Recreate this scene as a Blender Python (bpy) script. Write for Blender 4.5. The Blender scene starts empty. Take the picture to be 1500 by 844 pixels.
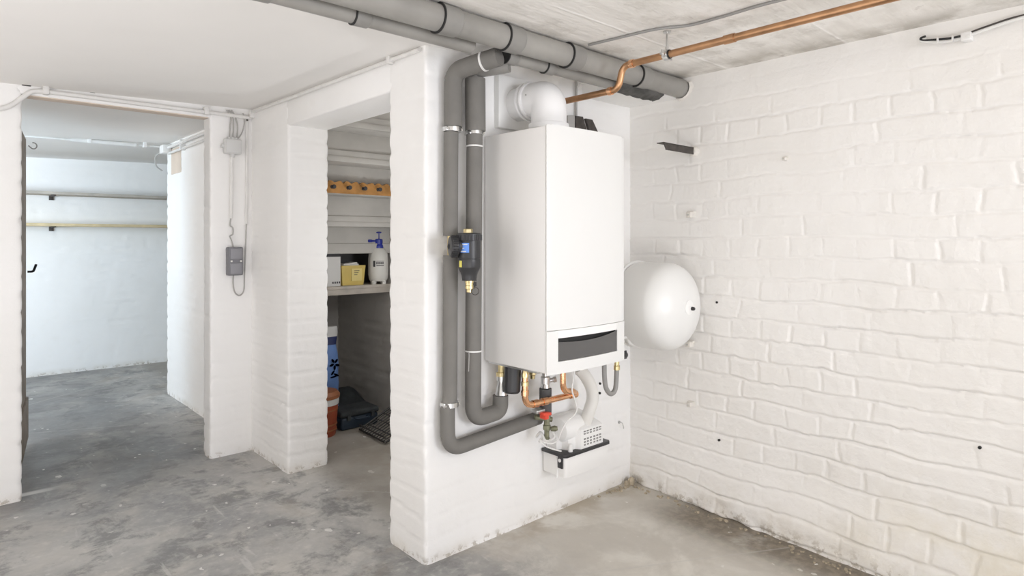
import bpy, bmesh, math, random
import numpy as np
from mathutils import Vector, Matrix
random.seed(7)
SC = bpy.context.scene
COL = SC.collection
PI = math.pi

# ------------------------------------------------------------------ camera
F = 921.0; CX = 750.0; HY = 352.0; H = 1.28
A = math.atan(840 / F)
FW = (math.sin(A), math.cos(A)); RT = (math.cos(A), -math.sin(A))
cam_d = bpy.data.cameras.new('camera'); cam = bpy.data.objects.new('camera', cam_d); COL.objects.link(cam)
cam.location = (0, 0, H); cam.rotation_euler = (PI / 2, 0, -A)
cam_d.sensor_width = 36; cam_d.lens = F / 1500 * 36; cam_d.shift_y = (HY - 422) / 1500
cam_d.clip_start = 0.02
SC.camera = cam

def ray(px, py):
    u = (px - CX) / F; v = (HY - py) / F
    return Vector((FW[0] + u * RT[0], FW[1] + u * RT[1], v))
def onx(px, py, x):
    d = ray(px, py); return Vector((0, 0, H)) + d * (x / d.x)
def ony(px, py, y):
    d = ray(px, py); return Vector((0, 0, H)) + d * (y / d.y)
def onz(px, py, z):
    d = ray(px, py); return Vector((0, 0, H)) + d * ((z - H) / d.z)

# ------------------------------------------------------------------ materials
def mat(name, col, rough=0.5, metal=0.0, spec=0.5, var=0.0, vscale=8.0, bump=0.0, bscale=60.0, detail=4.0, coat=0.0, rvar=0.0):
    m = bpy.data.materials.new(name); m.use_nodes = True
    nt = m.node_tree; N = nt.nodes; L = nt.links
    b = N['Principled BSDF']
    b.inputs['Base Color'].default_value = (*col, 1); b.inputs['Roughness'].default_value = rough
    b.inputs['Metallic'].default_value = metal; b.inputs['Specular IOR Level'].default_value = spec
    b.inputs['Coat Weight'].default_value = coat
    tc = N.new('ShaderNodeNewGeometry')
    if var > 0 or rvar > 0:
        no = N.new('ShaderNodeTexNoise'); no.inputs['Scale'].default_value = vscale; no.inputs['Detail'].default_value = detail
        L.new(tc.outputs['Position'], no.inputs['Vector'])
        if var > 0:
            r = N.new('ShaderNodeValToRGB'); r.color_ramp.elements[0].position = 0.3; r.color_ramp.elements[1].position = 0.7
            r.color_ramp.elements[0].color = (*[c * (1 - var) for c in col], 1)
            r.color_ramp.elements[1].color = (*[min(1, c * (1 + var)) for c in col], 1)
            L.new(no.outputs['Fac'], r.inputs['Fac']); L.new(r.outputs['Color'], b.inputs['Base Color'])
        if rvar > 0:
            mr = N.new('ShaderNodeMapRange'); mr.inputs['To Min'].default_value = rough - rvar; mr.inputs['To Max'].default_value = rough + rvar
            L.new(no.outputs['Fac'], mr.inputs['Value']); L.new(mr.outputs['Result'], b.inputs['Roughness'])
    if bump > 0:
        n2 = N.new('ShaderNodeTexNoise'); n2.inputs['Scale'].default_value = bscale; n2.inputs['Detail'].default_value = 6
        L.new(tc.outputs['Position'], n2.inputs['Vector'])
        bp = N.new('ShaderNodeBump'); bp.inputs['Strength'].default_value = bump; bp.inputs['Distance'].default_value = 0.004
        L.new(n2.outputs['Fac'], bp.inputs['Height']); L.new(bp.outputs['Normal'], b.inputs['Normal'])
    return m

class G:
    """little node graph helper"""
    def __init__(s, name):
        s.m = bpy.data.materials.new(name); s.m.use_nodes = True
        s.N = s.m.node_tree.nodes; s.L = s.m.node_tree.links; s.b = s.N['Principled BSDF']
        s.pos = s.N.new('ShaderNodeNewGeometry').outputs['Position']
        sx = s.N.new('ShaderNodeSeparateXYZ'); s.L.new(s.pos, sx.inputs[0]); s.x, s.y, s.z = sx.outputs
    def noise(s, scale, detail=5, rough=.55, dist=0, vec=None, stretch=None):
        n = s.N.new('ShaderNodeTexNoise'); n.inputs['Scale'].default_value = scale; n.inputs['Detail'].default_value = detail
        n.inputs['Roughness'].default_value = rough; n.inputs['Distortion'].default_value = dist
        v = s.pos
        if stretch:
            mp = s.N.new('ShaderNodeMapping'); mp.inputs['Scale'].default_value = stretch; s.L.new(s.pos, mp.inputs['Vector']); v = mp.outputs[0]
        s.L.new(v, n.inputs['Vector']); return n.outputs['Fac']
    def voro(s, scale, feat='F1', out='Distance', stretch=None, rand=1.0):
        n = s.N.new('ShaderNodeTexVoronoi'); n.inputs['Scale'].default_value = scale; n.feature = feat; n.inputs['Randomness'].default_value = rand
        v = s.pos
        if stretch:
            mp = s.N.new('ShaderNodeMapping'); mp.inputs['Scale'].default_value = stretch; s.L.new(s.pos, mp.inputs['Vector']); v = mp.outputs[0]
        s.L.new(v, n.inputs['Vector']); return n.outputs[out]
    def rng(s, f, a, b, c=0., d=1., smooth=True):
        n = s.N.new('ShaderNodeMapRange'); n.interpolation_type = 'SMOOTHSTEP' if smooth else 'LINEAR'
        for k, v in zip(('From Min', 'From Max', 'To Min', 'To Max'), (a, b, c, d)): n.inputs[k].default_value = v
        s.L.new(f, n.inputs['Value']); return n.outputs['Result']
    def math(s, op, a, b=None):
        n = s.N.new('ShaderNodeMath'); n.operation = op
        for i, v in enumerate((a, b)):
            if v is None: continue
            if isinstance(v, (int, float)): n.inputs[i].default_value = v
            else: s.L.new(v, n.inputs[i])
        return n.outputs[0]
    def mix(s, f, a, b):
        n = s.N.new('ShaderNodeMix'); n.data_type = 'RGBA'
        if isinstance(f, (int, float)): n.inputs[0].default_value = f
        else: s.L.new(f, n.inputs[0])
        for i, v in ((6, a), (7, b)):
            if isinstance(v, tuple): n.inputs[i].default_value = (*v, 1)
            else: s.L.new(v, n.inputs[i])
        return n.outputs[2]
    def done(s, col, rough, height=None, strength=.4, dist=.004, spec=.4):
        s.L.new(col, s.b.inputs['Base Color'])
        if isinstance(rough, (int, float)): s.b.inputs['Roughness'].default_value = rough
        else: s.L.new(rough, s.b.inputs['Roughness'])
        s.b.inputs['Specular IOR Level'].default_value = spec
        if height is not None:
            bp = s.N.new('ShaderNodeBump'); bp.inputs['Strength'].default_value = strength; bp.inputs['Distance'].default_value = dist
            s.L.new(height, bp.inputs['Height']); s.L.new(bp.outputs['Normal'], s.b.inputs['Normal'])
        return s.m

def wall_paint(name, base=(.885, .88, .87), dirt=0.0):
    g = G(name)
    n1 = g.noise(1.3, 4); n2 = g.noise(9, 5)
    c = g.mix(g.rng(n1, .35, .7), base, tuple(x * y for x, y in zip(base, (.965, .96, .95))))
    c = g.mix(g.rng(n2, .55, .75, 0, .35), c, tuple(x * y for x, y in zip(base, (.95, .94, .92))))
    # damp and dirt that has crept up from the floor
    low = g.rng(g.z, 0.0, .07 + .16 * dirt, 1, 0)
    d = g.math('MULTIPLY', low, g.rng(g.noise(5, 6, .65), .40, .68))
    c = g.mix(g.math('MULTIPLY', d, .45), c, (.60, .54, .44))
    if dirt:
        # damp, peeling area towards the near right end of the wall
        near = g.math('MULTIPLY', g.rng(g.y, .4, 1.25, 1, 0), g.rng(g.z, .05, .55, 1, 0))
        e = g.math('MULTIPLY', near, g.rng(g.noise(3.5, 6, .6), .36, .62))
        c = g.mix(g.math('MULTIPLY', e, .85), c, (.70, .645, .52))
    flake = g.math('MULTIPLY', g.rng(g.z, 0.0, .045 + .03 * dirt, 1, 0), g.rng(g.noise(22, 6, .7), .52, .6))
    c = g.mix(g.math('MULTIPLY', flake, .7), c, (.36, .31, .24))
    h = g.math('ADD', g.noise(85, 6, .65), g.math('MULTIPLY', g.noise(22, 5), 1.5))
    return g.done(c, .62, h, .16 + .30 * dirt, .004, .35)

M = {}
M['wall'] = wall_paint('white_painted_masonry')
M['wall_dirty'] = wall_paint('white_painted_brick', (.88, .868, .848), 1.0)
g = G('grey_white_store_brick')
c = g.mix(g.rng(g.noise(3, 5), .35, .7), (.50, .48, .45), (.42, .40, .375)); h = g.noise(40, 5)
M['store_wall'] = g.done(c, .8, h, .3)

g = G('smooth_ceiling_board')
c = g.mix(g.rng(g.noise(1.2, 4), .35, .7), (.86, .845, .82), (.83, .815, .79))
M['ceil_board'] = g.done(c, .7, g.noise(120, 3), .06)

g = G('board_marked_concrete_ceiling')
st = g.noise(2.2, 7, .62, .3, stretch=(.8, 6, 1)); blot = g.noise(3.2, 6, .65)
c = g.mix(g.rng(st, .35, .68), (.83, .805, .765), (.73, .705, .665))
c = g.mix(g.rng(blot, .48, .66, 0, .85), c, (.90, .88, .85))
c = g.mix(g.rng(g.noise(5, 8, .7), .52, .66, 0, .5), c, (.55, .52, .475))
seam = g.math('PINGPONG', g.math('ADD', g.y, .07), .26)
sl = g.math('MULTIPLY', g.rng(seam, 0, .012, 1, 0), g.rng(g.noise(2, 3), .35, .55))
c = g.mix(g.math('MULTIPLY', sl, .8), c, (.92, .90, .87))
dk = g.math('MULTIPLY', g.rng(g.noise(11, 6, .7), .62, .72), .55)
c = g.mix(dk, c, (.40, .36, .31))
edge = g.math('MULTIPLY', g.rng(g.x, 2.50, 2.72), g.rng(g.noise(6, 5), .35, .6))  # stains by the right wall, darkened to paint in the shade there
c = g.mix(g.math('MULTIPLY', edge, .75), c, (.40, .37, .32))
hh = g.math('ADD', g.math('MULTIPLY', g.noise(16, 6, .6, stretch=(.5, 2, 1)), 2.2), g.math('MULTIPLY', sl, .7))
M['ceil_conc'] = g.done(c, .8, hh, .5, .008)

g = G('worn_concrete_floor')
n1 = g.noise(.9, 8, .66, .3); n2 = g.noise(3.3, 7, .65, .4); n3 = g.noise(26, 5, .6); n4 = g.noise(1.6, 7, .64, .4, stretch=(1.0, .45, 1))
c = g.mix(g.rng(n1, .36, .64), (.27, .272, .272), (.47, .46, .44))
c = g.mix(g.rng(n2, .44, .66, 0, .8), c, (.50, .485, .455))
c = g.mix(g.rng(n4, .52, .68, 0, .7), c, (.185, .19, .195))
c = g.mix(g.rng(n3, .45, .75, 0, .35), c, (.56, .55, .53))
n5 = g.noise(4.5, 9, .74, .25); n6 = g.noise(13, 8, .72, .2)
c = g.mix(g.rng(n5, .48, .62, 0, .75), c, (.17, .172, .17))
c = g.mix(g.rng(n6, .55, .68, 0, .45), c, (.58, .555, .51))
c = g.mix(g.rng(g.noise(2.1, 7, .66, .4), .54, .68, 0, .6), c, (.30, .265, .225))
scr = g.rng(g.noise(7, 7, .7, .3, stretch=(2.6, .35, 1)), .60, .68, 0, .5); c = g.mix(scr, c, (.55, .545, .53))
# sandy, browner screed along the right hand bay
bay = g.rng(g.x, 1.45, 2.0); c = g.mix(g.math('MULTIPLY', bay, .9), c, g.mix(g.rng(n2, .4, .65), (.56, .53, .475), (.72, .695, .64)))
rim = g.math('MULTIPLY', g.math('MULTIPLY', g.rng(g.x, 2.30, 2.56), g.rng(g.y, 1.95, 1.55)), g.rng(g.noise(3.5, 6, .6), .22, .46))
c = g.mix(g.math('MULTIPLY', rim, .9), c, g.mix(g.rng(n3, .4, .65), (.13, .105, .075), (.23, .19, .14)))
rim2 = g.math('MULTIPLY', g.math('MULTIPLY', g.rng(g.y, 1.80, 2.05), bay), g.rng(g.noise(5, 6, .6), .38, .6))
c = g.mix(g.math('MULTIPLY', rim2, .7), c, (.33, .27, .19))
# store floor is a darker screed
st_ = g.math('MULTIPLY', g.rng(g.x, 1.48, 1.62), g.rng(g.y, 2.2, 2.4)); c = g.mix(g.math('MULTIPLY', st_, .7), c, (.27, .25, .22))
# darker, patchy concrete around and beyond the left opening
far_dk = g.math('MULTIPLY', g.math('MULTIPLY', g.rng(g.y, 3.0, 4.3), g.rng(g.x, 1.5, .9)), g.rng(g.noise(1.1, 6, .6, .6), .28, .55)); c = g.mix(g.math('MULTIPLY', far_dk, .7), c, (.145, .15, .155))
# paint drips and splashes
nz = g.N.new('ShaderNodeTexNoise'); nz.inputs['Scale'].default_value = 30; g.L.new(g.pos, nz.inputs['Vector'])
va_ = g.N.new('ShaderNodeVectorMath'); va_.operation = 'MULTIPLY_ADD'; va_.inputs[1].default_value = (.035, .035, 0); g.L.new(nz.outputs['Color'], va_.inputs[0]); g.L.new(g.pos, va_.inputs[2])
keep_pos = g.pos
def specks(scale, thr, keep, st=None):
    g.pos = va_.outputs[0]
    d = g.voro(scale, stretch=st); cid = g.voro(scale, out='Color', stretch=st); g.pos = keep_pos
    sp = g.N.new('ShaderNodeSeparateColor'); g.L.new(cid, sp.inputs[0])
    siz = g.math('MULTIPLY', sp.outputs[1], thr)
    a = g.math('LESS_THAN', d, siz); k = g.math('GREATER_THAN', sp.outputs[0], keep)
    return g.math('MULTIPLY', a, k)
wob = g.rng(g.noise(1.3, 3), .40, .6, .25, 1)
s = g.math('MAXIMUM', g.math('MULTIPLY', specks(8, .17, .50, (1.25, .8, 1)), wob), g.math('MULTIPLY', specks(24, .20, .80), wob))
c = g.mix(g.math('MULTIPLY', s, .8), c, (.78, .77, .74))
# pale band on the threshold of the left opening, fading along its length
th = g.math('MULTIPLY', g.math('MULTIPLY', g.rng(g.y, 3.955, 3.975), g.rng(g.y, 4.0, 4.03, 1, 0)), g.rng(g.x, .30, .52, 1, 0))
c = g.mix(g.math('MULTIPLY', th, .75), c, (.85, .85, .84))
crk = g.rng(g.voro(.55, 'DISTANCE_TO_EDGE'), 0, .004, 1, 0)
c = g.mix(g.math('MULTIPLY', crk, .35), c, (.5, .49, .47))
hf = g.math('ADD', g.math('MULTIPLY', n2, 1.2), g.math('MULTIPLY', n3, .5))
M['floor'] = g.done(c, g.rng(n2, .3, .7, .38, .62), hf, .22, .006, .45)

M['white_enamel'] = mat('white_enamel', (.765, .765, .75), .32, spec=.5)
M['boiler_side'] = mat('boiler_side_sheet', (.80, .79, .775), .38)
M['white_plastic'] = mat('white_plastic', (.84, .835, .82), .4)
M['offwhite_plastic'] = mat('offwhite_plastic', (.78, .765, .73), .45)
M['flue_white'] = mat('flue_white', (.82, .82, .82), .3)
M['foam'] = mat('grey_pipe_foam', (.185, .178, .165), .75, var=.06, vscale=14, bump=.12, bscale=180, spec=.3)
M['foam_dark'] = mat('dark_pipe_foam', (.10, .10, .10), .8, var=.12, bump=.15, bscale=150)
M['pipe_grey'] = mat('grey_drain_plastic', (.285, .275, .255), .42, var=.16, vscale=5, rvar=.08)
M['pipe_socket'] = mat('grey_socket_plastic', (.25, .243, .228), .4, var=.10, vscale=7)
M['rubber'] = mat('black_rubber', (.02, .02, .02), .6)
M['black_plastic'] = mat('black_plastic', (.028, .028, .03), .38, var=.15)
M['copper'] = mat('aged_copper', (.52, .30, .165), .38, metal=1.0, var=.20, vscale=16, rvar=.1)
M['copper_bright'] = mat('bright_copper', (.88, .50, .29), .24, metal=1.0, var=.16, vscale=30)
M['brass'] = mat('brass', (.72, .60, .33), .3, metal=1.0, var=.12, vscale=30)
M['bronze'] = mat('greened_bronze', (.22, .225, .15), .5, metal=.6, var=.3, vscale=40)
M['steel'] = mat('zinc_steel', (.66, .66, .65), .3, metal=1.0, var=.12, vscale=40)
M['dark_steel'] = mat('dark_steel', (.085, .075, .068), .55, metal=.5, var=.25, vscale=30)
M['flap'] = mat('smoked_flap', (.085, .083, .082), .12, spec=.6, coat=.4)
M['black'] = mat('black_recess', (.012, .012, .012), .6)
M['blue_label'] = mat('blue_sticker', (.12, .28, .74), .4)
M['yellow_label'] = mat('yellow_sticker', (.72, .66, .14), .5)
M['red_plastic'] = mat('red_plastic', (.72, .07, .035), .4)
M['cable_white'] = mat('white_cable', (.76, .755, .74), .45)
M['cable_grey'] = mat('grey_cable', (.40, .39, .375), .5)
M['hose_grey'] = mat('grey_hose', (.27, .265, .255), .45)
M['conduit'] = mat('painted_conduit', (.74, .73, .71), .5, var=.05, vscale=20)
M['switch_grey'] = mat('grey_switch', (.20, .20, .215), .5)
M['switch_light'] = mat('light_grey_switch', (.27, .27, .29), .45)
M['jbox'] = mat('junction_box_grey', (.62, .62, .61), .5)
M['door_wood'] = mat('dark_brown_wood', (.20, .155, .115), .6, var=.3, vscale=12, bump=.3, bscale=40)
M['shelf_wood'] = mat('grey_shelf_wood', (.46, .42, .37), .6, var=.15, vscale=10)
M['pine'] = mat('pale_pine', (.66, .54, .33), .55, var=.12, vscale=14)
M['orange_wood'] = mat('orange_pine', (.42, .205, .055), .5, var=.25, vscale=18)
M['stair_paint'] = mat('grey_white_stair', (.50, .485, .455), .65, var=.08, vscale=6, bump=.1)
M['paper'] = mat('beige_paper', (.66, .56, .47), .8, var=.05)
M['white_paper'] = mat('white_paper', (.72, .71, .68), .8)
M['box_white'] = mat('white_carton', (.66, .655, .64), .6)
M['box_black'] = mat('black_carton', (.025, .024, .026), .5)
M['tub_yellow'] = mat('yellow_tub', (.62, .47, .13), .45, var=.08)
M['tub_label'] = mat('pale_yellow_label', (.70, .58, .22), .5)
M['dark_print'] = mat('dark_print', (.05, .05, .055), .6)
M['bottle_white'] = mat('translucent_white', (.70, .69, .65), .35)
M['pump_blue'] = mat('blue_pump_plastic', (.025, .04, .32), .35)
M['bag_blue'] = mat('blue_bag_film', (.13, .24, .52), .4, var=.15, vscale=8)
M['bag_navy'] = mat('navy_print', (.02, .03, .11), .45)
M['bag_white'] = mat('white_bag_film', (.62, .62, .61), .45)
M['bucket_red'] = mat('red_brown_bucket', (.30, .065, .028), .45, var=.2, vscale=10)
M['bucket_orange'] = mat('orange_bucket', (.30, .115, .05), .45)
M['cloth_dark'] = mat('dark_cloth', (.035, .04, .042), .85, var=.3, vscale=20, bump=.4, bscale=50)
M['case_navy'] = mat('navy_tool_case', (.02, .035, .055), .45)
M['wire_black'] = mat('black_wire', (.035, .033, .03), .5)
M['foil'] = mat('torn_grey_wrap', (.17, .167, .158), .55, var=.3, vscale=25, bump=.5, bscale=60)
M['plaster'] = mat('rough_plaster', (.74, .71, .66), .85, var=.08, vscale=20, bump=.5, bscale=50)
M['debris'] = mat('crumbled_mortar', (.42, .36, .27), .9, var=.3, vscale=40)

# ------------------------------------------------------------------ mesh helpers
def box(bm, x0, x1, y0, y1, z0, z1, bev=0.0, seg=2, rot=None, about=None):
    vs = [bm.verts.new(p) for p in ((x0, y0, z0), (x1, y0, z0), (x1, y1, z0), (x0, y1, z0), (x0, y0, z1), (x1, y0, z1), (x1, y1, z1), (x0, y1, z1))]
    fs = [bm.faces.new([vs[i] for i in q]) for q in ((0, 3, 2, 1), (4, 5, 6, 7), (0, 1, 5, 4), (1, 2, 6, 5), (2, 3, 7, 6), (3, 0, 4, 7))]
    if rot is not None: bmesh.ops.rotate(bm, verts=vs, cent=about, matrix=rot)
    if bev > 0:
        es = list({e for f in fs for e in f.edges})
        bmesh.ops.bevel(bm, geom=es, offset=bev, segments=seg, affect='EDGES', profile=.5)

def frames(pts):
    pts = [Vector(p) for p in pts]; n = len(pts); T = []
    for i in range(n):
        a = pts[max(0, i - 1)]; b = pts[min(n - 1, i + 1)]; T.append((b - a).normalized())
    up = Vector((0, 0, 1)) if abs(T[0].z) < .9 else Vector((1, 0, 0))
    u = T[0].cross(up).normalized(); out = []
    for i in range(n):
        if i: 
            q = T[i - 1].rotation_difference(T[i]); u = (q @ u).normalized()
        out.append((pts[i], u, T[i].cross(u).normalized()))
    return out
def tube(bm, pts, r, n=16, cap=True):
    fr = frames(pts); rings = []
    for i, (p, u, v) in enumerate(fr):
        ri = r[i] if isinstance(r, (list, tuple)) else r
        rings.append([bm.verts.new(p + (u * math.cos(2 * PI * k / n) + v * math.sin(2 * PI * k / n)) * ri) for k in range(n)])
    for a, b in zip(rings, rings[1:]):
        for k in range(n): bm.faces.new((a[k], a[(k + 1) % n], b[(k + 1) % n], b[k]))
    if cap:
        bm.faces.new(rings[0][::-1]); bm.faces.new(rings[-1])
def cyl(bm, a, b, r, n=24, r2=None):
    tube(bm, [a, b], [r, r if r2 is None else r2], n)
def lathe(bm, prof, o, axis, n=32):
    """prof: (radius, distance along axis)"""
    o = Vector(o); ax = Vector(axis).normalized()
    up = Vector((0, 0, 1)) if abs(ax.z) < .9 else Vector((1, 0, 0))
    u = ax.cross(up).normalized(); v = ax.cross(u); rings = []
    for r, h in prof:
        if r < 1e-5: rings.append([bm.verts.new(o + ax * h)])
        else: rings.append([bm.verts.new(o + ax * h + (u * math.cos(2 * PI * k / n) + v * math.sin(2 * PI * k / n)) * r) for k in range(n)])
    for a, b in zip(rings, rings[1:]):
        for k in range(n):
            if len(a) == 1 and len(b) == 1: continue
            if len(a) == 1: bm.faces.new((a[0], b[(k + 1) % n], b[k]))
            elif len(b) == 1: bm.faces.new((a[k], a[(k + 1) % n], b[0]))
            else: bm.faces.new((a[k], a[(k + 1) % n], b[(k + 1) % n], b[k]))
    if len(rings[0]) > 1: bm.faces.new(rings[0][::-1])
    if len(rings[-1]) > 1: bm.faces.new(rings[-1])
def prism(bm, poly, z0, z1, mtx=None, bev=0.0):
    """poly in xy, extruded in z, then mtx"""
    mtx = mtx or Matrix()
    a = [bm.verts.new(mtx @ Vector((x, y, z0))) for x, y in poly]; b = [bm.verts.new(mtx @ Vector((x, y, z1))) for x, y in poly]
    fs = [bm.faces.new(a[::-1]), bm.faces.new(b)]; n = len(poly)
    for i in range(n): fs.append(bm.faces.new((a[i], a[(i + 1) % n], b[(i + 1) % n], b[i])))
    if bev: bmesh.ops.bevel(bm, geom=list({e for f in fs for e in f.edges}), offset=bev, segments=2, affect='EDGES', profile=.5)
def bezier(pts, rad, k=8):
    """polyline with rounded corners of radius rad"""
    pts = [Vector(p) for p in pts]; out = [pts[0]]
    for i in range(1, len(pts) - 1):
        p = pts[i]; a = (pts[i - 1] - p); b = (pts[i + 1] - p)
        r = min(rad, a.length * .49, b.length * .49); a = p + a.normalized() * r; b = p + b.normalized() * r
        for j in range(k + 1):
            t = j / k; out.append(a * (1 - t) ** 2 + p * 2 * t * (1 - t) + b * t * t)
    out.append(pts[-1]); return out
def catmull(pts, k=8):
    P = [Vector(p) for p in pts]; P = [P[0] * 2 - P[1]] + P + [P[-1] * 2 - P[-2]]; out = []
    for i in range(1, len(P) - 2):
        for j in range(k):
            t = j / k; a, b, c, d = P[i - 1:i + 3]
            out.append(.5 * ((2 * b) + (c - a) * t + (2 * a - 5 * b + 4 * c - d) * t * t + (3 * b - a - 3 * c + d) * t ** 3))
    out.append(P[-2]); return out

BASE = {}
def obj(name, bm, m, parent=None, label=None, smooth=35, kind=None):
    if callable(bm):
        f = bm; bm = bmesh.new(); f(bm)
    bmesh.ops.recalc_face_normals(bm, faces=bm.faces)
    me = bpy.data.meshes.new(name); bm.to_mesh(me); bm.free()
    o = bpy.data.objects.new(name, me); COL.objects.link(o)
    me.materials.append(M[m] if isinstance(m, str) else m)
    if smooth:
        me.shade_smooth(); me.set_sharp_from_angle(angle=math.radians(smooth))
    if parent is not None:
        b = BASE[parent.name]; me.transform(Matrix.Translation(-b)); o.parent = parent; BASE[o.name] = b
    else:
        BASE[o.name] = Vector((0, 0, 0))
    if label: o['label'] = label
    if kind: o['kind'] = kind
    return o
def thing(name, label, cat, loc, group=None):
    o = bpy.data.objects.new(name, None); COL.objects.link(o); o.location = loc; o.empty_display_size = .05
    o['label'] = label; o['category'] = cat
    if group: o['group'] = group
    BASE[o.name] = Vector(loc); return o
def single(name, bm, m, label, cat, loc=None, group=None, smooth=35, kind=None):
    """a thing that is one mesh; its origin is put at loc"""
    o = obj(name, bm, m, smooth=smooth)
    if loc is not None:
        o.data.transform(Matrix.Translation(-Vector(loc))); o.location = loc; BASE[o.name] = Vector(loc)
    o['label'] = label; o['category'] = cat
    if group: o['group'] = group
    if kind: o['kind'] = kind
    return o
def struct(name, bm, m, smooth=35, label=None):
    o = obj(name, bm, m, smooth=smooth, kind='structure')
    o['category'] = name.split('_')[0]; o['label'] = label or name.replace('_', ' ')
    return o

# ------------------------------------------------------------------ masonry relief
def h2(a, b, s=0):
    v = np.sin(a * 127.1 + b * 311.7 + s * 74.7) * 43758.5453
    return v - np.floor(v)
def vnoise(x, y, s=0):
    xi = np.floor(x); yi = np.floor(y); fx = x - xi; fy = y - yi
    fx = fx * fx * (3 - 2 * fx); fy = fy * fy * (3 - 2 * fy)
    return (h2(xi, yi, s) * (1 - fx) + h2(xi + 1, yi, s) * fx) * (1 - fy) + (h2(xi, yi + 1, s) * (1 - fx) + h2(xi + 1, yi + 1, s) * fx) * fy
def sstep(a, b, x):
    t = np.clip((x - a) / (b - a), 0, 1); return t * t * (3 - 2 * t)
def relief(u, z, seed, depth, course=.092, blen=.275, joint=.011):
    wu = u + (vnoise(u * 9, z * 9, seed + 1) - .5) * .022 + (vnoise(u * 30, z * 30, seed + 6) - .5) * .008
    wz = z + (vnoise(u * 5, z * 9, seed + 2) - .5) * .024 + (vnoise(u * 28, z * 28, seed + 7) - .5) * .009
    row = np.floor(wz / course); fz = wz - row * course
    head = np.mod(row, 2) == 1
    L = np.where(head, blen / 2, blen)
    off = np.where(head, blen / 4, np.where(np.mod(row, 4) == 0, 0, blen / 2)) + (h2(row, row * 0 + 3, seed) - .5) * .05
    cu = (wu + off + 20 * blen) / L; ci = np.floor(cu); fu = (cu - ci) * L
    dv = np.minimum(fu, L - fu); dh = np.minimum(fz, course - fz)
    vfill = .18 + .62 * sstep(.40, .8, vnoise(u * 4.3, z * 6.1, seed + 9))            # upright joints are mostly painted over
    gv = np.minimum(1 - (1 - sstep(0, joint * 1.1, dv)) * vfill, sstep(0, joint, dh))
    gv = gv + .35 * sstep(joint * 2.6, joint, fz) * sstep(0, joint, fz) * (vnoise(u * 7, z * 7, seed + 8) - .1)   # lower arris stands proud
    crack = sstep(.006, .001, fz) * sstep(.35, .75, vnoise(u * 6, row * 3.7, seed + 10)) * .8      # open crease under some courses
    soft = .55 + .45 * sstep(.30, .62, vnoise(u * 3.1, z * 3.1, seed + 3))      # paint fills some joints
    per = (h2(ci, row, seed) - .5) * .5
    fine = (vnoise(u * 40, z * 40, seed + 4) - .5) * .3 + (vnoise(u * 14, z * 14, seed + 5) - .5) * .45 + (vnoise(u * 95, z * 95, seed + 13) - .5) * .16
    return depth * (gv * soft + (1 - soft) * .75 + per * gv * .5 + fine * .6 - crack)
def grid_mesh(name, P, m, closed=False):
    """P: (rows, cols, 3)"""
    R, C = P.shape[:2]; me = bpy.data.meshes.new(name)
    idx = np.arange(R * C).reshape(R, C)
    if closed: idx = np.concatenate([idx, idx[:, :1]], 1)
    q = np.stack([idx[:-1, :-1], idx[:-1, 1:], idx[1:, 1:], idx[1:, :-1]], -1).reshape(-1, 4)
    me.vertices.add(R * C); me.vertices.foreach_set('co', P.reshape(-1).astype(np.float32))
    me.loops.add(q.size); me.loops.foreach_set('vertex_index', q.reshape(-1).astype(np.int32))
    me.polygons.add(len(q)); me.polygons.foreach_set('loop_start', np.arange(0, q.size, 4, dtype=np.int32))
    me.update(); me.validate(); me.shade_smooth(); me.materials.append(M[m])
    o = bpy.data.objects.new(name, me); COL.objects.link(o); return o
def add_grid(bm, P, closed=False):
    R, C = P.shape[:2]
    vs = [[bm.verts.new(P[i, j]) for j in range(C)] for i in range(R)]
    for i in range(R - 1):
        for j in range(C if closed else C - 1):
            k = (j + 1) % C; bm.faces.new((vs[i][j], vs[i][k], vs[i + 1][k], vs[i + 1][j]))
def masonry_loop(poly, z0, z1, step, depth, seed, zstep=None):
    """displaced wall skin around a counter-clockwise footprint"""
    pts = []; nrm = []; us = []; cw = []; n = len(poly); cum = 0
    rad = .009
    for i in range(n):
        a = Vector(poly[i]); b = Vector(poly[(i + 1) % n]); d = b - a; Ln = d.length; d /= Ln
        nn = Vector((d.y, -d.x)); k = max(2, int(Ln / step))
        for j in range(k + 1):
            t = rad + (Ln - 2 * rad) * j / k; p = a + d * t
            pts.append((p.x, p.y)); nrm.append((nn.x, nn.y)); us.append(cum + t); cw.append(.55 * max(0., 1 - (min(t, Ln - t) - rad) / .016))
        c = Vector(poly[(i + 2) % n]) - b; c.normalize(); n2 = Vector((c.y, -c.x))
        av = (nn + n2).normalized(); p = b - av * rad * .42
        pts.append((p.x, p.y)); nrm.append((av.x, av.y)); us.append(cum + Ln); cw.append(1.)
        cum += Ln
    pts = np.array(pts); nrm = np.array(nrm); us = np.array(us); cw = np.array(cw)
    zs = np.arange(z0, z1 + 1e-6, zstep or step); zs[-1] = z1
    U, Z = np.meshgrid(us, zs)
    D = relief(U, Z, seed, depth) - depth
    # chipped, scalloped arrises
    fzz = Z - np.floor(Z / .092) * .092
    notch = sstep(.030, .0, np.minimum(fzz, .092 - fzz)) * (.5 + vnoise(Z * 11, Z * 0 + seed, seed + 3)) + (vnoise(Z * 34, Z * 0 + seed * 2, seed + 5) - .3) * .55
    D = D - cw[None, :] * .0056 * notch
    P = np.zeros((len(zs), len(us), 3)); P[..., 0] = pts[:, 0] + nrm[:, 0] * D; P[..., 1] = pts[:, 1] + nrm[:, 1] * D; P[..., 2] = Z
    return P

exec_parts = []
CZ = 2.08      # ceiling height
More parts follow.
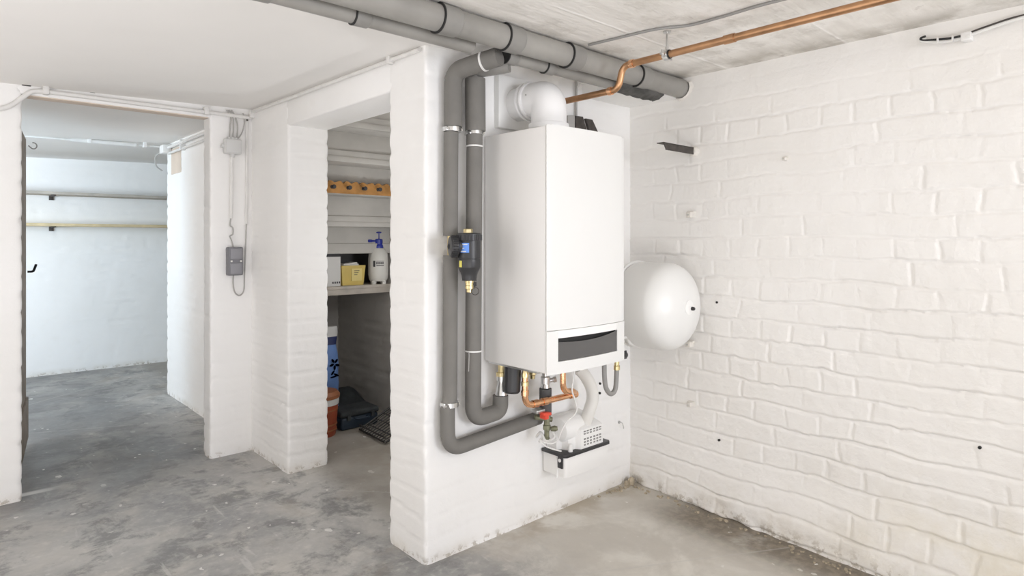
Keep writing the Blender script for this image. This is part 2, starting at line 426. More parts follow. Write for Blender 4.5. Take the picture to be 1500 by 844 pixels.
# ------------------------------------------------------------------ the setting
def floor_f(bm): box(bm, -1.9, 4.2, -2.9, 7.8, -.12, 0)
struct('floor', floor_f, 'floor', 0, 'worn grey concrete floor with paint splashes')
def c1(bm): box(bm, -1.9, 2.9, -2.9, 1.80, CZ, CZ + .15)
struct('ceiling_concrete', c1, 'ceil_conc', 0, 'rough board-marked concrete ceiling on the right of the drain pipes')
def c2(bm):
    # the boards sag a little towards the left and towards the drain pipes
    def zc(x, y): return 2.074 + .029 * (min(x, 1.6) - 1.41) + .015 * (min(y, 4.0) - 3.9)
    xs = [-1.9, -.5, .5, 1.6, 4.2]; yy = [1.79, 2.8, 4.0, 7.8]
    for a in range(4):
        for c in range(3):
            q = [(xs[a], yy[c]), (xs[a + 1], yy[c]), (xs[a + 1], yy[c + 1]), (xs[a], yy[c + 1])]
            lo = [bm.verts.new((x, y, zc(x, y))) for x, y in q]; bm.faces.new(lo)
            hi = [bm.verts.new((x, y, CZ + .15)) for x, y in q]; bm.faces.new(hi)
    bmesh.ops.remove_doubles(bm, verts=bm.verts, dist=1e-5)
struct('ceiling_board', c2, 'ceil_board', 0, 'smooth white ceiling on the left of the drain pipes')

# right wall, brick relief
ys = np.concatenate([np.arange(-2.7, .25, .05), np.arange(.25, 2.10, .0052)]); zs = np.concatenate([np.arange(-.02, 2.085, .0044), [2.095]])
Y, Z = np.meshgrid(ys, zs)
Dp = relief(2.1 - Y, Z, 11, .0072)
plast = sstep(1.82, 2.0, Z + .10 * (vnoise(Y * 3, Z * 3, 51) - .5)) * .85            # smoothed over below the ceiling and in the corner
plast = np.maximum(plast, .45 * sstep(1.8, 2.0, Y))
keep = (.72 + .56 * sstep(1.75, .55, Z)) * (1 - plast)
Dp = .0072 * .75 * (1 - keep) + Dp * keep + (vnoise(Y * 22, Z * 22, 52) - .5) * .0012 + (vnoise(Y * 70, Z * 70, 53) - .5) * .0007
# the foot of the wall swells out towards the near end and its edge is ragged
foot = .075 * np.clip((2.02 - Y) / 1.0, 0, 1.15) * sstep(.30, 0.0, Z) + .02 * (vnoise(Y * 14, Z * 20, 31) - .4) * sstep(.12, 0, Z)
lump = .010 * (vnoise(Y * 2.2, Z * 2.2, 41) - .5)
P = np.stack([2.728 - Dp - foot - lump, Y, Z], -1)
o = grid_mesh('wall_right', P, 'wall_dirty'); o['kind'] = 'structure'; o['category'] = 'wall'; o['label'] = 'white painted brick wall on the right'
BASE[o.name] = Vector((0, 0, 0))

def add_wall(name, P_list, m, label, extra=None):
    bm = bmesh.new()
    for P in P_list: add_grid(bm, P, True)
    if extra: extra(bm)
    return struct(name, bm, m, 60, label)
add_wall('wall_back', [masonry_loop([(1.41, 2.05), (2.76, 2.05), (2.76, 2.32), (1.41, 2.32)], -.02, CZ + .01, .0105, .0032, 3)], 'wall', 'white wall the boiler hangs on')
def lint(bm): 
    box(bm, 1.412, 1.643, 2.29, 3.39, 1.908, CZ + .02, .008)
add_wall('wall_left', [masonry_loop([(1.41, 3.36), (1.645, 3.36), (1.645, 4.03), (1.41, 4.03)], -.02, CZ + .01, .0115, .0038, 5)], 'wall', 'white wall around the dark store doorway', lint)
def lint2(bm): box(bm, .26, 1.20, 3.903, 4.02, 1.998, CZ + .02, .006)
add_wall('wall_middle', [masonry_loop([(1.171, 3.9), (1.425, 3.9), (1.425, 4.027), (1.171, 4.027)], -.02, CZ + .01, .0125, .0022, 6),
                         masonry_loop([(-1.75, 3.9), (.303, 3.9), (.303, 4.027), (-1.75, 4.027)], -.02, CZ + .01, .016, .0022, 8)], 'wall', 'white wall pierced by the left opening', lint2)
add_wall('wall_passage', [masonry_loop([(1.41, 4.0), (1.66, 4.0), (1.66, 5.83), (1.41, 5.83)], -.02, CZ + .01, .02, .003, 9)], 'wall', 'white wall running back on the right of the far room')
add_wall('wall_far', [masonry_loop([(-1.8, 7.36), (4.1, 7.36), (4.1, 7.6), (-1.8, 7.6)], -.02, CZ + .01, .022, .006, 12)], 'wall', 'white brick back wall of the far room')
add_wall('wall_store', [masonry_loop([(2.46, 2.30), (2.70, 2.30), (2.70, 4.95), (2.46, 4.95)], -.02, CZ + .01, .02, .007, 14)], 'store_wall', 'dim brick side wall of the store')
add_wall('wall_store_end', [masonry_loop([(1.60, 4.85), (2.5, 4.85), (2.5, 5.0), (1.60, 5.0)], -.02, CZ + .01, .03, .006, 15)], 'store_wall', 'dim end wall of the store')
def outer(bm):
    box(bm, -1.85, -1.7, -2.8, 7.7, 0, CZ)
struct('wall_outer', outer, 'wall', 0, 'outer wall out of view on the left')
def front(bm): box(bm, -1.8, 2.9, -2.8, -2.65, 0, CZ)
struct('wall_front', front, 'wall', 0, 'wall behind the camera')
def faro(bm): box(bm, 3.9, 4.1, 4.9, 7.6, 0, CZ); box(bm, 1.6, 4.1, 5.0, 5.15, 0, CZ)
struct('wall_passage_end', faro, 'wall', 0, 'walls closing the passage behind the store')

def haunch(bm):
    nx, ny = 16, 8
    top = []; rngh = np.random.RandomState(5)
    rows = [[(2.36 + .40 * i / nx + (rngh.uniform(-.03, .03) if i == 0 else 0), 1.76 + .31 * j / ny, 1.984 + rngh.uniform(-.002, .002)) for i in range(nx + 1)] for j in range(ny + 1)]
    add_grid(bm, np.array(rows))
    r = bmesh.ops.extrude_face_region(bm, geom=bm.faces[:]); bmesh.ops.translate(bm, verts=[v for v in r['geom'] if isinstance(v, bmesh.types.BMVert)], vec=(0, 0, .105))
struct('trim_1', haunch, 'wall', 40, 'plastered haunch filling the corner behind the drain pipes')

V = Vector
# ================================================================== boiler
FX, FYc, FZ, FR = 1.878, 1.832, 1.874, .0745
BX0, BX1, BY0, BY1, BZ0, BZ1 = 1.704, 2.178, 1.672, 2.040, .765, 1.722
t = thing('gas_boiler', 'tall white wall-hung gas boiler with a dark flap near its bottom', 'boiler', (1.94, 2.03, BZ0))
def bulge(x): 
    s = (x - BX0) / (BX1 - BX0); return .016 * 4 * s * (1 - s)
def plan(x0, x1, y_in, n=18, off=0.0):
    return [(x0 + (x1 - x0) * i / n, BY0 - bulge(x0 + (x1 - x0) * i / n) - off) for i in range(n + 1)] + [(x1, y_in), (x0, y_in)]
def casing(bm):
    box(bm, BX0, BX1, BY0 + .0085, BY1, BZ0 + .006, BZ1 - .004, .006)
    box(bm, BX0 + .03, BX1 - .03, BY1 - .01, 2.047, BZ0 + .1, BZ1 - .1, .002)
cas = obj('casing', casing, 'boiler_side', t)
zs_ = .932
obj('front_panel', lambda bm: prism(bm, plan(BX0, BX1, BY0 + .007), zs_ + .002, BZ1, None, .004), 'white_enamel', t)
# lower panel = frame around the flap opening
fx0, fx1 = onx(0, 0, 1).x, 0
fx0 = ony(818, 505, BY0 - .008).x; fx1 = ony(903.5, 505, BY0 - .004).x
zt = ony(818, 496, BY0 - .008).z; zb = ony(818, 530.5, BY0 - .008).z
def lower(bm):
    prism(bm, plan(BX0, fx0, BY0 + .007), BZ0, zs_)
    prism(bm, plan(fx1, BX1, BY0 + .007), BZ0, zs_)
    prism(bm, plan(fx0, fx1, BY0 + .007), BZ0, zb)
    prism(bm, plan(fx0, fx1, BY0 + .007), zt + .028, zs_)
lp = obj('lower_panel', lower, 'white_enamel', t)
obj('trim_strip', lambda bm: prism(bm, plan(fx0, fx1, BY0 + .006, off=.002), zt, zt + .030, None, .0015), 'white_plastic', lp)
obj('recess', lambda bm: box(bm, fx0, fx1, BY0 + .0045, BY0 + .0080, zb, zt), 'black', lp)
def flapf(bm):
    n = 20; top = []; bot = []
    for i in range(n + 1):
        s = i / n; x = fx0 + (fx1 - fx0) * s; y = BY0 - bulge(x) + .003
        top.append((x, y, zt - .004 - .013 * 4 * (s * .97 + .015) * (1 - s) - .009 * (1 - s) )); bot.append((x, y, zb + .001))
    a = [bm.verts.new(p) for p in top]; b = [bm.verts.new(p) for p in bot]
    c = [bm.verts.new((p[0], p[1] + .004, p[2])) for p in top]; d = [bm.verts.new((p[0], p[1] + .004, p[2])) for p in bot]
    for i in range(n):
        bm.faces.new((b[i], b[i + 1], a[i + 1], a[i])); bm.faces.new((c[i], c[i + 1], d[i + 1], d[i])); bm.faces.new((a[i], a[i + 1], c[i + 1], c[i])); bm.faces.new((d[i], d[i + 1], b[i + 1], b[i]))
obj('flap', flapf, 'flap', t, 'smoked dark grey flap with a scooped upper edge')
def knob(bm):
    p = V((BX1 - .004, 1.702, .778)); lathe(bm, [(.009, 0), (.009, .030), (.014, .031), (.015, .050), (.012, .055), (0, .055)], p, (1, 0, 0), 16)
    box(bm, BX1 + .03, BX1 + .054, 1.699, 1.705, .760, .796, .001)
obj('side_knob', knob, 'black_plastic', t, 'black knob on the right flank')
obj('base_tray', lambda bm: box(bm, BX0 + .012, BX1 - .012, BY0 + .06, BY1 - .01, BZ0 - .004, BZ0 + .01, .002), 'steel', t)
obj('top_collar', lambda bm: lathe(bm, [(.086, -.004), (.086, .014), (.083, .018)], (FX, FYc, BZ1), (0, 0, 1), 40), 'white_plastic', t)

# ================================================================== flue
t = thing('flue_pipe', 'white flue elbow rising from the boiler and turning into the wall plate', 'flue', (FX, FYc, BZ1 + .018))
def elbow(bm):
    pts = [(FX, FYc, BZ1 + .020), (FX, FYc, FZ), (FX, 2.0, FZ)]
    pts = bezier([(FX, FYc, BZ1 + .018), (FX, FYc, FZ), (FX, FYc + .105, FZ)], .068, 12)
    tube(bm, pts, FR, 40)
el = obj('elbow', elbow, 'flue_white', t)
obj('lower_ring', lambda bm: lathe(bm, [(FR, 0), (FR + .009, .001), (FR + .011, .010), (FR + .009, .022), (FR, .025)], (FX, FYc, BZ1 + .018), (0, 0, 1), 40), 'flue_white', el)
def rings(bm):
    for y in (FYc + .092, FYc + .118):
        lathe(bm, [(FR - .002, -.004), (FR + .006, -.003), (FR + .009, .004), (FR + .006, .013), (FR - .002, .014)], (FX, y, FZ), (0, 1, 0), 40)
obj('socket_ring', rings, 'flue_white', t)
obj('wall_tube', lambda bm: tube(bm, [(FX, FYc + .10, FZ), (FX, 2.032, FZ)], FR - .003, 40), 'flue_white', t)
pl0 = ony(726, 160, 2.03); 
def plate(bm): box(bm, 1.766, 2.02, 2.020, 2.051, 1.762, 1.99, .004)
obj('wall_plate', plate, 'white_enamel', t)
def hole(bm):
    for dx in (-.06,): lathe(bm, [(.0035, 0), (.0035, .003), (0, .003)], (FX - FR + .001, FYc + .06, FZ + .01), (-1, 0, 0), 8)
obj('test_plug', hole, 'cable_grey', el)

# ================================================================== expansion vessel
VX, VZ = 2.502, .972
t = thing('expansion_vessel', 'round white expansion vessel jutting out beside the boiler', 'vessel', (VX, 1.84, VZ))
prof = [(0, -.0), (.10, .0), (.170, .002), (.196, .010), (.203, .03), (.203, .10), (.203, .165), (.200, .190), (.191, .212), (.176, .232), (.150, .252), (.115, .270), (.07, .284), (.03, .291), (0, .2925)]
pp = catmull([(r, h, 0) for r, h in prof], 5); pp = [(max(0, p.x), p.y) for p in pp]
obj('shell', lambda bm: lathe(bm, pp, (VX, 1.842, VZ), (0, -1, 0), 64), 'white_enamel', t, smooth=60)
obj('flange', lambda bm: lathe(bm, [(.198, -.008), (.2085, -.007), (.211, 0), (.2085, .007), (.20, .010)], (VX, 1.842, VZ), (0, -1, 0), 64), 'white_enamel', t)
vc = obj('valve_cap', lambda bm: lathe(bm, [(.0085, 0), (.0085, .008), (.007, .016), (.005, .018), (0, .018)], (VX + .004, 1.549, VZ), (0, -1, 0), 16), 'black_plastic', t, 'black valve cap')
obj('valve_plate', lambda bm: lathe(bm, [(.034, -.004), (.033, .002), (.018, .006), (0, .006)], (VX - .008, 1.552, VZ + .005), (0, -1, 0), 24), 'white_plastic', t)
def vb(bm):
    box(bm, VX - .05, VX + .05, 1.84, 2.047, VZ - .02, VZ + .02, .004); box(bm, VX - .10, VX + .10, 2.03, 2.048, VZ - .07, VZ + .07, .004)
obj('bracket', vb, 'steel', t)
hp = [V((2.2, 1.80, .80)), ony(916, 494, 1.80), ony(923, 503, 1.80), ony(936, 508, 1.81), ony(950, 508, 1.84)]
obj('hose', lambda bm: tube(bm, catmull(hp, 8), .0075, 10), 'cable_white', t, 'thin white hose looping to the boiler')

# ================================================================== insulated heating pipes
YL = 2.005
def clamp(bm, p, r, wall_dx, n=28):
    lathe(bm, [(r, -.009), (r + .004, -.009), (r + .004, .009), (r, .009)], p, (0, 0, 1), n)
    for s in (-1, 1):
        box(bm, p.x + s * (r + .002) - .006, p.x + s * (r + .002) + .006, p.y - .014, p.y + .014, p.z - .009, p.z + .009, .002)
        cyl(bm, (p.x + s * (r + .004), p.y - .020, p.z), (p.x + s * (r + .004), p.y + .016, p.z), .0045, 10)
    cyl(bm, (p.x, p.y + r, p.z), (p.x, 2.05, p.z), .005, 10)
lt = ony(664, 100, YL); l1 = ony(664, 186, YL); l2 = ony(661, 194, YL); l3 = ony(660, 346, YL)
l4 = ony(660, 374, YL); l5 = ony(659, 588, YL); l6 = ony(655.5, 597, YL); l7 = ony(656, 644, YL); l8 = ony(789, 612, YL)
t = thing('heating_pipe', 'left insulated grey pipe, from the drain pipes down and across to the red valve', 'pipe', (l7.x, YL, l7.z))
e1 = V((lt.x + .035, 1.90, 1.962)); e2 = V((lt.x + .065, 1.80, 1.955))
kn = V((lt.x, YL, 1.950))
up = bezier([l1, kn, V((lt.x + .022, 1.90, 1.962)), V((lt.x + .060, 1.795, 1.978))], .075, 12)
s1 = obj('upper_sleeve', lambda bm: tube(bm, up, .036, 24), 'foam', t)
obj('middle_sleeve', lambda bm: tube(bm, [l2, l3], .029, 24), 'foam', t)
low = bezier([l4, V((l5.x, YL, l5.z + .01)), V((l6.x, YL, l6.z)), V((l7.x, YL, l8.z - .035)), V((l8.x, YL, l8.z))], .075, 12)
obj('lower_sleeve', lambda bm: tube(bm, low, .0295, 24), 'foam', t)
obj('bare_pipe', lambda bm: cyl(bm, l3 + V((0, 0, .02)), l4 - V((0, 0, .02)), .013, 16), 'brass', t, 'short bare brass stretch')
obj('pipe_clamp', lambda bm: clamp(bm, (l1 + l2) / 2, .030, 0), 'steel', t)
obj('pipe_clamp', lambda bm: clamp(bm, V((l5.x, YL, (l5.z + l6.z) / 2)), .030, 0), 'steel', t)
obj('tie', lambda bm: lathe(bm, [(.0365, -.004), (.039, -.004), (.039, .004), (.0365, .004)], up[-6] if False else V(up[-3]), V(up[-2]) - V(up[-4]), 24), 'cable_white', t)

YR = 1.985
r0 = ony(696, 84, YR); r1 = ony(696.5, 192, YR); r2 = ony(695, 197, YR); r3 = ony(694, 330, YR); r5 = ony(693, 560, YR); r6 = ony(692, 614, YR)
r7 = ony(733, 601, YR); r8 = ony(733, 579, YR)
t = thing('heating_pipe', 'right insulated grey pipe beside the boiler, carrying the black filter', 'pipe', (r6.x, YR, r6.z))
obj('thick_sleeve', lambda bm: tube(bm, [V((r0.x, YR, 1.935)), r1], .0415, 28), 'foam', t, 'thicker upper sleeve')
obj('top_bend', lambda bm: tube(bm, bezier([V((r0.x, YR, 1.93)), V((r0.x, YR, 1.965)), V((r0.x + .02, 1.88, 1.962)), V((r0.x + .05, 1.835, 1.968))], .04, 6), .028, 20), 'pipe_socket', t)
obj('collar', lambda bm: tube(bm, [r2, ony(695, 214, YR)], .0335, 24), 'foam', t)
zc = ony(735, 601, YR).z
low = bezier([ony(695, 216, YR), V((r5.x, YR, r5.z)), V((r5.x, YR, zc - .012)), V((r7.x, YR, zc - .002)), r8], .062, 12)
obj('long_sleeve', lambda bm: tube(bm, low, .033, 24), 'foam', t)
obj('pipe_clamp', lambda bm: clamp(bm, (r1 + r2) / 2, .028, 0), 'steel', t)
def tie_at(bm, p, r): 
    lathe(bm, [(r, -.003), (r + .0022, -.003), (r + .0022, .003), (r, .003)], p, (.03, .02, 1), 24)
ct = obj('cable_tie', lambda bm: tie_at(bm, ony(695, 215, YR), .0335), 'cable_white', t)
p5 = ony(693.5, 514, YR)
ct = obj('cable_tie', lambda bm: tie_at(bm, p5, .0325), 'cable_white', t)
obj('tail', lambda bm: tube(bm, catmull([p5 + V((-.033, -.012, 0)), p5 + V((-.040, -.022, -.02)), p5 + V((-.041, -.02, -.075))], 6), .0018, 6), 'cable_grey', ct)

# ================================================================== magnetic filter
YF = 1.905
f0 = ony(687.5, 342, YF); fx, fz = f0.x, f0.z
def zf(py): return ony(687.5, py, YF).z
t = thing('magnetic_filter', 'black magnetic filter with blue sticker on the right insulated pipe', 'filter', (fx, YF, zf(412)))
obj('body', lambda bm: lathe(bm, [(.030, zf(411)), (.028, zf(410)), (.030, zf(404)), (.034, zf(399)), (.043, zf(392.5)), (.0445, zf(391)), (.0445, zf(380)), (.043, zf(379.5)), (.043, zf(378.5)), (.0445, zf(378)), (.0445, zf(352)), (.040, zf(350))], (fx, YF, 0), (0, 0, 1), 40), 'black_plastic', t)
def cap(bm):
    lathe(bm, [(.045, zf(353)), (.0475, zf(352.5)), (.0475, zf(343)), (.044, zf(341.5)), (.02, zf(341))], (fx, YF, 0), (0, 0, 1), 40)
    for k in range(28):
        a = 2 * PI * k / 28; c = V((fx + .0475 * math.cos(a), YF + .0475 * math.sin(a), 0))
        cyl(bm, c + V((0, 0, zf(352))), c + V((0, 0, zf(344))), .0022, 6)
obj('screw_cap', cap, 'black_plastic', t)
obj('upper_union', lambda bm: lathe(bm, [(.018, zf(342)), (.018, zf(336)), (.015, zf(335)), (0, zf(335))], (fx + .002, YF + .01, 0), (0, 0, 1), 6), 'brass', t)
zp = zf(361)
def port(bm):
    pl = V((l3.x, YF + .045, zp)); d = V((-1, .45, 0)).normalized()
    lathe(bm, [(.030, .0), (.030, .046), (.038, .047), (.041, .050), (.041, .072), (.038, .077), (.018, .079)], V((fx, YF, zp)), d, 36)
    for k in range(24):
        a = 2 * PI * k / 24; u = d.cross(V((0, 0, 1))); c = V((fx, YF, zp)) + (u * math.cos(a) + V((0, 0, 1)) * math.sin(a)) * .041
        cyl(bm, c + d * .051, c + d * .071, .0025, 6)
obj('side_port', port, 'black_plastic', t)
obj('port_pipe', lambda bm: cyl(bm, V((fx, YF, zp)) + V((-1, .45, 0)).normalized() * .074, V((l3.x + .004, YL, zp)), .012, 20), 'rubber', t)
def brassb(bm):
    lathe(bm, [(.017, zf(411)), (.0175, zf(414)), (.0155, zf(414.5)), (.0155, zf(418)), (.0165, zf(418.5)), (.0165, zf(423)), (.011, zf(424)), (.011, zf(428)), (0, zf(428))], (fx, YF, 0), (0, 0, 1), 20)
bv = obj('drain_cock', brassb, 'brass', t)
obj('spindle', lambda bm: [box(bm, fx + .018, fx + .032, YF - .006, YF + .006, zf(418) - .005, zf(418) + .012, .002), cyl(bm, V((fx, YF, zf(419))), V((fx + .03, YF, zf(419))), .005, 8)], 'black_plastic', bv)
def ring(bm):
    c = V((fx + .020, YF - .012, zf(427))); pts = [c + V((.018 * math.cos(a), 0, .014 * math.sin(a))) for a in [2 * PI * k / 24 for k in range(25)]]
    tube(bm, pts, .0016, 6)
obj('key_ring', ring, 'dark_steel', bv)
def curved_label(bm, px0, px1, py0, py1, r):
    # patch wrapped round the body, facing the room
    n = 10; A0 = math.atan2(RT[1], RT[0])
    def ang(px):
        s = max(-.97, min(.97, (ony(px, 360, YF).x - fx) / .0455)); return s
    for i in range(n):
        q = []
        for k, z in ((i, zf(py1)), (i + 1, zf(py1)), (i + 1, zf(py0)), (i, zf(py0))):
            a = a0 + (a1 - a0) * k / n; q.append(bm.verts.new((fx + r * math.cos(a), YF + r * math.sin(a), z)))
        bm.faces.new(q)
    bmesh.ops.remove_doubles(bm, verts=bm.verts, dist=1e-5)
va = math.atan2(-YF, -fx)          # direction towards the room
a0, a1 = va - .98, va - .02
lb = obj('blue_label', lambda bm: curved_label(bm, 672, 685, 356, 370, .0451), 'blue_label', t, 'blue sticker with white lines')
def lines(bm):
    global a0, a1
    s0, s1 = a0, a1
    for py, w in ((357.5, .9), (363, .55), (367.5, .75)):
        a0, a1 = s0 + .08, s0 + .08 + (s1 - s0 - .14) * w; curved_label(bm, 0, 0, py, py + 1.3, .0454)
    a0, a1 = s0, s1
obj('print', lines, 'white_paper', lb)
a0, a1 = va - 1.02, va - .68
obj('yellow_label', lambda bm: curved_label(bm, 0, 0, 381.5, 391, .0451), 'yellow_label', t, 'small yellow tag sticker')

# ================================================================== under the boiler
yv = YR
v0 = r8; 
def zv(py): return ony(734, py, yv).z
vx = ony(734.5, 560, yv).x
t = thing('isolation_valve', 'chrome isolation valve between the right insulated pipe and the boiler', 'valve', (vx, yv, zv(579)))
obj('body', lambda bm: lathe(bm, [(.022, zv(580)), (.027, zv(578)), (.022, zv(568)), (.017, zv(561)), (.017, zv(558)), (.021, zv(557.5)), (.021, zv(551))], (vx, yv, 0), (0, 0, 1), 24), 'steel', t)
obj('union_nut', lambda bm: lathe(bm, [(.016, zv(552)), (.022, zv(551.5)), (.022, zv(545.5)), (.014, zv(545)), (.014, BZ0 + .01)], (vx, yv, 0), (0, 0, 1), 6), 'brass', t)
def vh(bm):
    z = zv(567); cyl(bm, (vx, yv, z), (vx + .032, yv - .016, z), .008, 12)
    for q, s in ((-.014, .010), (.014, .010)): lathe(bm, [(0, -.008), (s, -.004), (s, .006), (0, .010)], (vx + .033, yv - .016, z + q), (1, -.2, 0), 14)
obj('handle', vh, 'steel', t)

p = ony(751, 555, 1.935)
t = single('siphon_trap', lambda bm: lathe(bm, [(.030, -.10), (.036, -.092), (.037, .03), (.040, .031), (.040, .06)], (p.x, 1.935, BZ0 - .02), (.06, 0, 1), 28), 'black_plastic', 'black condensate trap hanging under the boiler behind the chrome valve', 'trap', (p.x, 1.935, BZ0))

YC = 1.885
c0 = ony(768, 548, YC); c1_ = ony(770, 592, YC); c2_ = ony(840, 577, YC); c3 = ony(838, 575, YC); c4 = ony(823, 553, YC)
cz = ony(790, 590, YC).z; cx0 = ony(769, 570, YC).x; cx1 = ony(841, 577, YC).x
t = thing('copper_pipe', 'bright copper pipe bending under the boiler to a tee', 'pipe', (cx0, YC, cz))
obj('run', lambda bm: tube(bm, bezier([(cx0, YC, BZ0 - .055), (cx0, YC, cz), (cx1, YC, cz)], .045, 10), .0135, 20), 'copper_bright', t)
for x, w in ((cx0 + .058, .014), (cx0 + .115, .014)): obj('fitting', lambda bm: lathe(bm, [(.0134, -w), (.0165, -w), (.0165, w), (.0134, w)], (x, YC, cz), (1, 0, 0), 20), 'copper_bright', t)
obj('fitting', lambda bm: lathe(bm, [(.0134, -.01), (.0165, -.01), (.0165, .01), (.0134, .01)], (cx0, YC, cz + .055), (0, 0, 1), 20), 'copper_bright', t)
obj('brass_union', lambda bm: lathe(bm, [(.013, 0), (.016, .001), (.016, .018), (.012, .02), (.012, .034), (.015, .035), (.015, .052), (.011, .06), (.011, .12)], (cx0, YC, BZ0 - .088), (0, 0, 1), 20), 'brass', t)
def tee(bm):
    tube(bm, [(cx1 - .03, YC, cz), (cx1 + .012, YC, cz)], .0165, 20)
    tube(bm, bezier([(cx1 + .004, YC, cz + .004), (cx1 - .03, YC - .022, cz + .022), (cx1 - .105, YC - .03, cz + .034), (cx1 - .105, YC - .03, BZ0 + .004)], .04, 8), .0135, 20)
    lathe(bm, [(.0134, -.012), (.017, -.012), (.017, .012), (.0134, .012)], (cx1 - .004, YC, cz), (1, 0, 0), 20)
obj('tee', tee, 'copper_bright', t)

p = ony(780, 556, 1.92)
t = single('service_valve', lambda bm: [lathe(bm, [(.010, -.075), (.012, -.06), (.017, -.055), (.017, -.03), (.012, -.028), (.012, .02)], (p.x, 1.92, BZ0), (0, 0, 1), 8), box(bm, p.x - .028, p.x + .034, 1.908, 1.925, BZ0 - .036, BZ0 - .012, .003)], 'brass', 'brass service valve under the boiler behind the copper pipe', 'valve', (p.x, 1.92, BZ0))
tg = obj('tag', lambda bm: box(bm, p.x - .020, p.x + .028, 1.903, 1.906, BZ0 - .040, BZ0 - .008), 'yellow_label', t, 'yellow-green tag')

YD = 1.935
d0 = ony(799, 569, YD); d1 = ony(799, 604, YD)
t = thing('drain_valve', 'valve group with red lever at the end of the left insulated pipe', 'valve', (d0.x, YD, d1.z))
obj('dark_sleeve', lambda bm: tube(bm, [d0, V((d0.x, YD, d1.z - .01))], .027, 24), 'foam_dark', t, 'dark grey insulated riser')
def dtop(bm):
    lathe(bm, [(.018, 0), (.022, .004), (.018, .02), (.021, .022), (.021, .05), (.015, .055), (.015, BZ0 - d0.z + .02)], d0, (0, 0, 1), 20)
    lathe(bm, [(.009, 0), (.009, .035), (.013, .037), (.013, .048), (0, .05)], d0 + V((0, 0, .03)), (.8, -.45, .15), 14)
obj('upper_valve', dtop, 'steel', t)
hz = ony(800, 607, YD - .04)
def lever(bm):
    rot = Matrix.Rotation(.12, 3, 'Y')
    box(bm, hz.x - .024, hz.x + .022, hz.y - .012, hz.y + .012, hz.z - .004, hz.z + .009, .003, rot=rot, about=hz)
    box(bm, hz.x - .01, hz.x + .012, hz.y - .006, hz.y + .03, hz.z - .022, hz.z, .003)
obj('lever', lever, 'red_plastic', t, 'red lever')
obj('stem', lambda bm: [cyl(bm, hz + V((-.02, .01, .012)), hz + V((-.02, .04, .024)), .012, 14), box(bm, hz.x - .05, hz.x + .0, hz.y + .005, hz.y + .045, hz.z + .008, hz.z + .022, .003)], 'steel', t)
def dbody(bm):
    q = ony(801, 622, YD)
    lathe(bm, [(.013, .06), (.017, .058), (.017, .03), (.013, .028), (.013, .0), (.017, -.002), (.017, -.022), (.011, -.026), (.011, -.055), (.013, -.057), (.013, -.068), (0, -.068)], q, (0, 0, 1), 8)
    cyl(bm, q + V((-.045, .03, .035)), q + V((.022, -.01, .02)), .011, 12); lathe(bm, [(.010, 0), (.013, .018), (.008, .03), (0, .03)], q + V((.015, -.01, -.02)), (.7, -.7, .1), 10)
obj('body', dbody, 'bronze', t)

# condensate pump -------------------------------------------------------
QX0, QX1, QY0, QY1, QZ0, QZ1 = 2.056, 2.366, 1.905, 2.046, .217, .312
t = thing('condensate_pump', 'small white condensate pump box on the wall below the boiler', 'pump', (2.21, 2.04, QZ0))
def tank(bm):
    prism(bm, [(QX0 + .004, QY1), (QX0 + .004, QY0 + .010), (QX0 + .014, QY0), (QX1 - .014, QY0), (QX1 - .004, QY0 + .010), (QX1 - .004, QY1)], QZ0, QZ1, None, .004)
tk = obj('tank', tank, 'white_plastic', t)
obj('rib', lambda bm: [box(bm, QX0 - .002, QX0 + .006, QY0 + .045, QY0 + .055, QZ0 + .0, QZ1 - .012, .002), cyl(bm, (QX0 + .002, QY0 + .05, QZ0 - .006), (QX0 + .002, QY0 + .05, QZ0 + .02), .006, 10)], 'white_plastic', tk)
rm = obj('rim', lambda bm: prism(bm, [(QX0 - .006, QY1), (QX0 - .006, QY0 + .006), (QX0 + .008, QY0 - .008), (QX1 - .008, QY0 - .008), (QX1 + .006, QY0 + .006), (QX1 + .006, QY1)], QZ1 - .002, QZ1 + .012, None, .002), 'black_plastic', t, 'black rim')
cl = obj('clip', lambda bm: box(bm, QX0 - .006, QX0 + .001, QY0 + .012, QY0 + .040, QZ1 - .052, QZ1 + .004, .002), 'black_plastic', t, 'black side clip')
obj('clip_screw', lambda bm: lathe(bm, [(.008, 0), (.008, .003), (0, .004)], (QX0 - .006, QY0 + .026, QZ1 - .016), (-1, 0, 0), 14), 'white_plastic', cl)
def cover(bm):
    z0, z1, z2 = QZ1 + .012, QZ1 + .105, QZ1 + .150
    def ringp(i, z, zback):
        x0, x1, y0, y1 = QX0 + .028 + i, QX1 - .030 - i, QY0 + .004 + i, QY1 - .002
        pl = [(x0, y1, zback), (x0, y0 + .075, zback * .5 + z * .5), (x0 + .020, y0 + .06, z), (x0 + .030, y0 + .03, z), (x0 + .070, y0 + .022, z), (x0 + .085, y0, z), (x1 - .012, y0, z), (x1, y0 + .012, z), (x1, y1, zback)]
        return [bm.verts.new(q) for q in pl]
    rr = [ringp(0, z0, z0), ringp(.003, z1 - .008, z1 + .006), ringp(.012, z1 + .002, z1 + .03), ringp(.03, z1 + .012, z2)]
    n = len(rr[0])
    for a, b in zip(rr, rr[1:]):
        for k in range(n): bm.faces.new((a[k], a[(k + 1) % n], b[(k + 1) % n], b[k]))
    bm.faces.new(rr[-1]); bm.faces.new(rr[0][::-1])
cv = obj('motor_cover', cover, 'white_plastic', t, smooth=30)
obj('motor_dome', lambda bm: lathe(bm, [(0, -.004), (.035, 0), (.052, .010), (.060, .028), (.062, .10), (.056, .135), (.04, .150), (0, .154)], (QX0 + .034, QY1 - .060, QZ1 + .098), (1, 0, 0), 40), 'white_plastic', t)
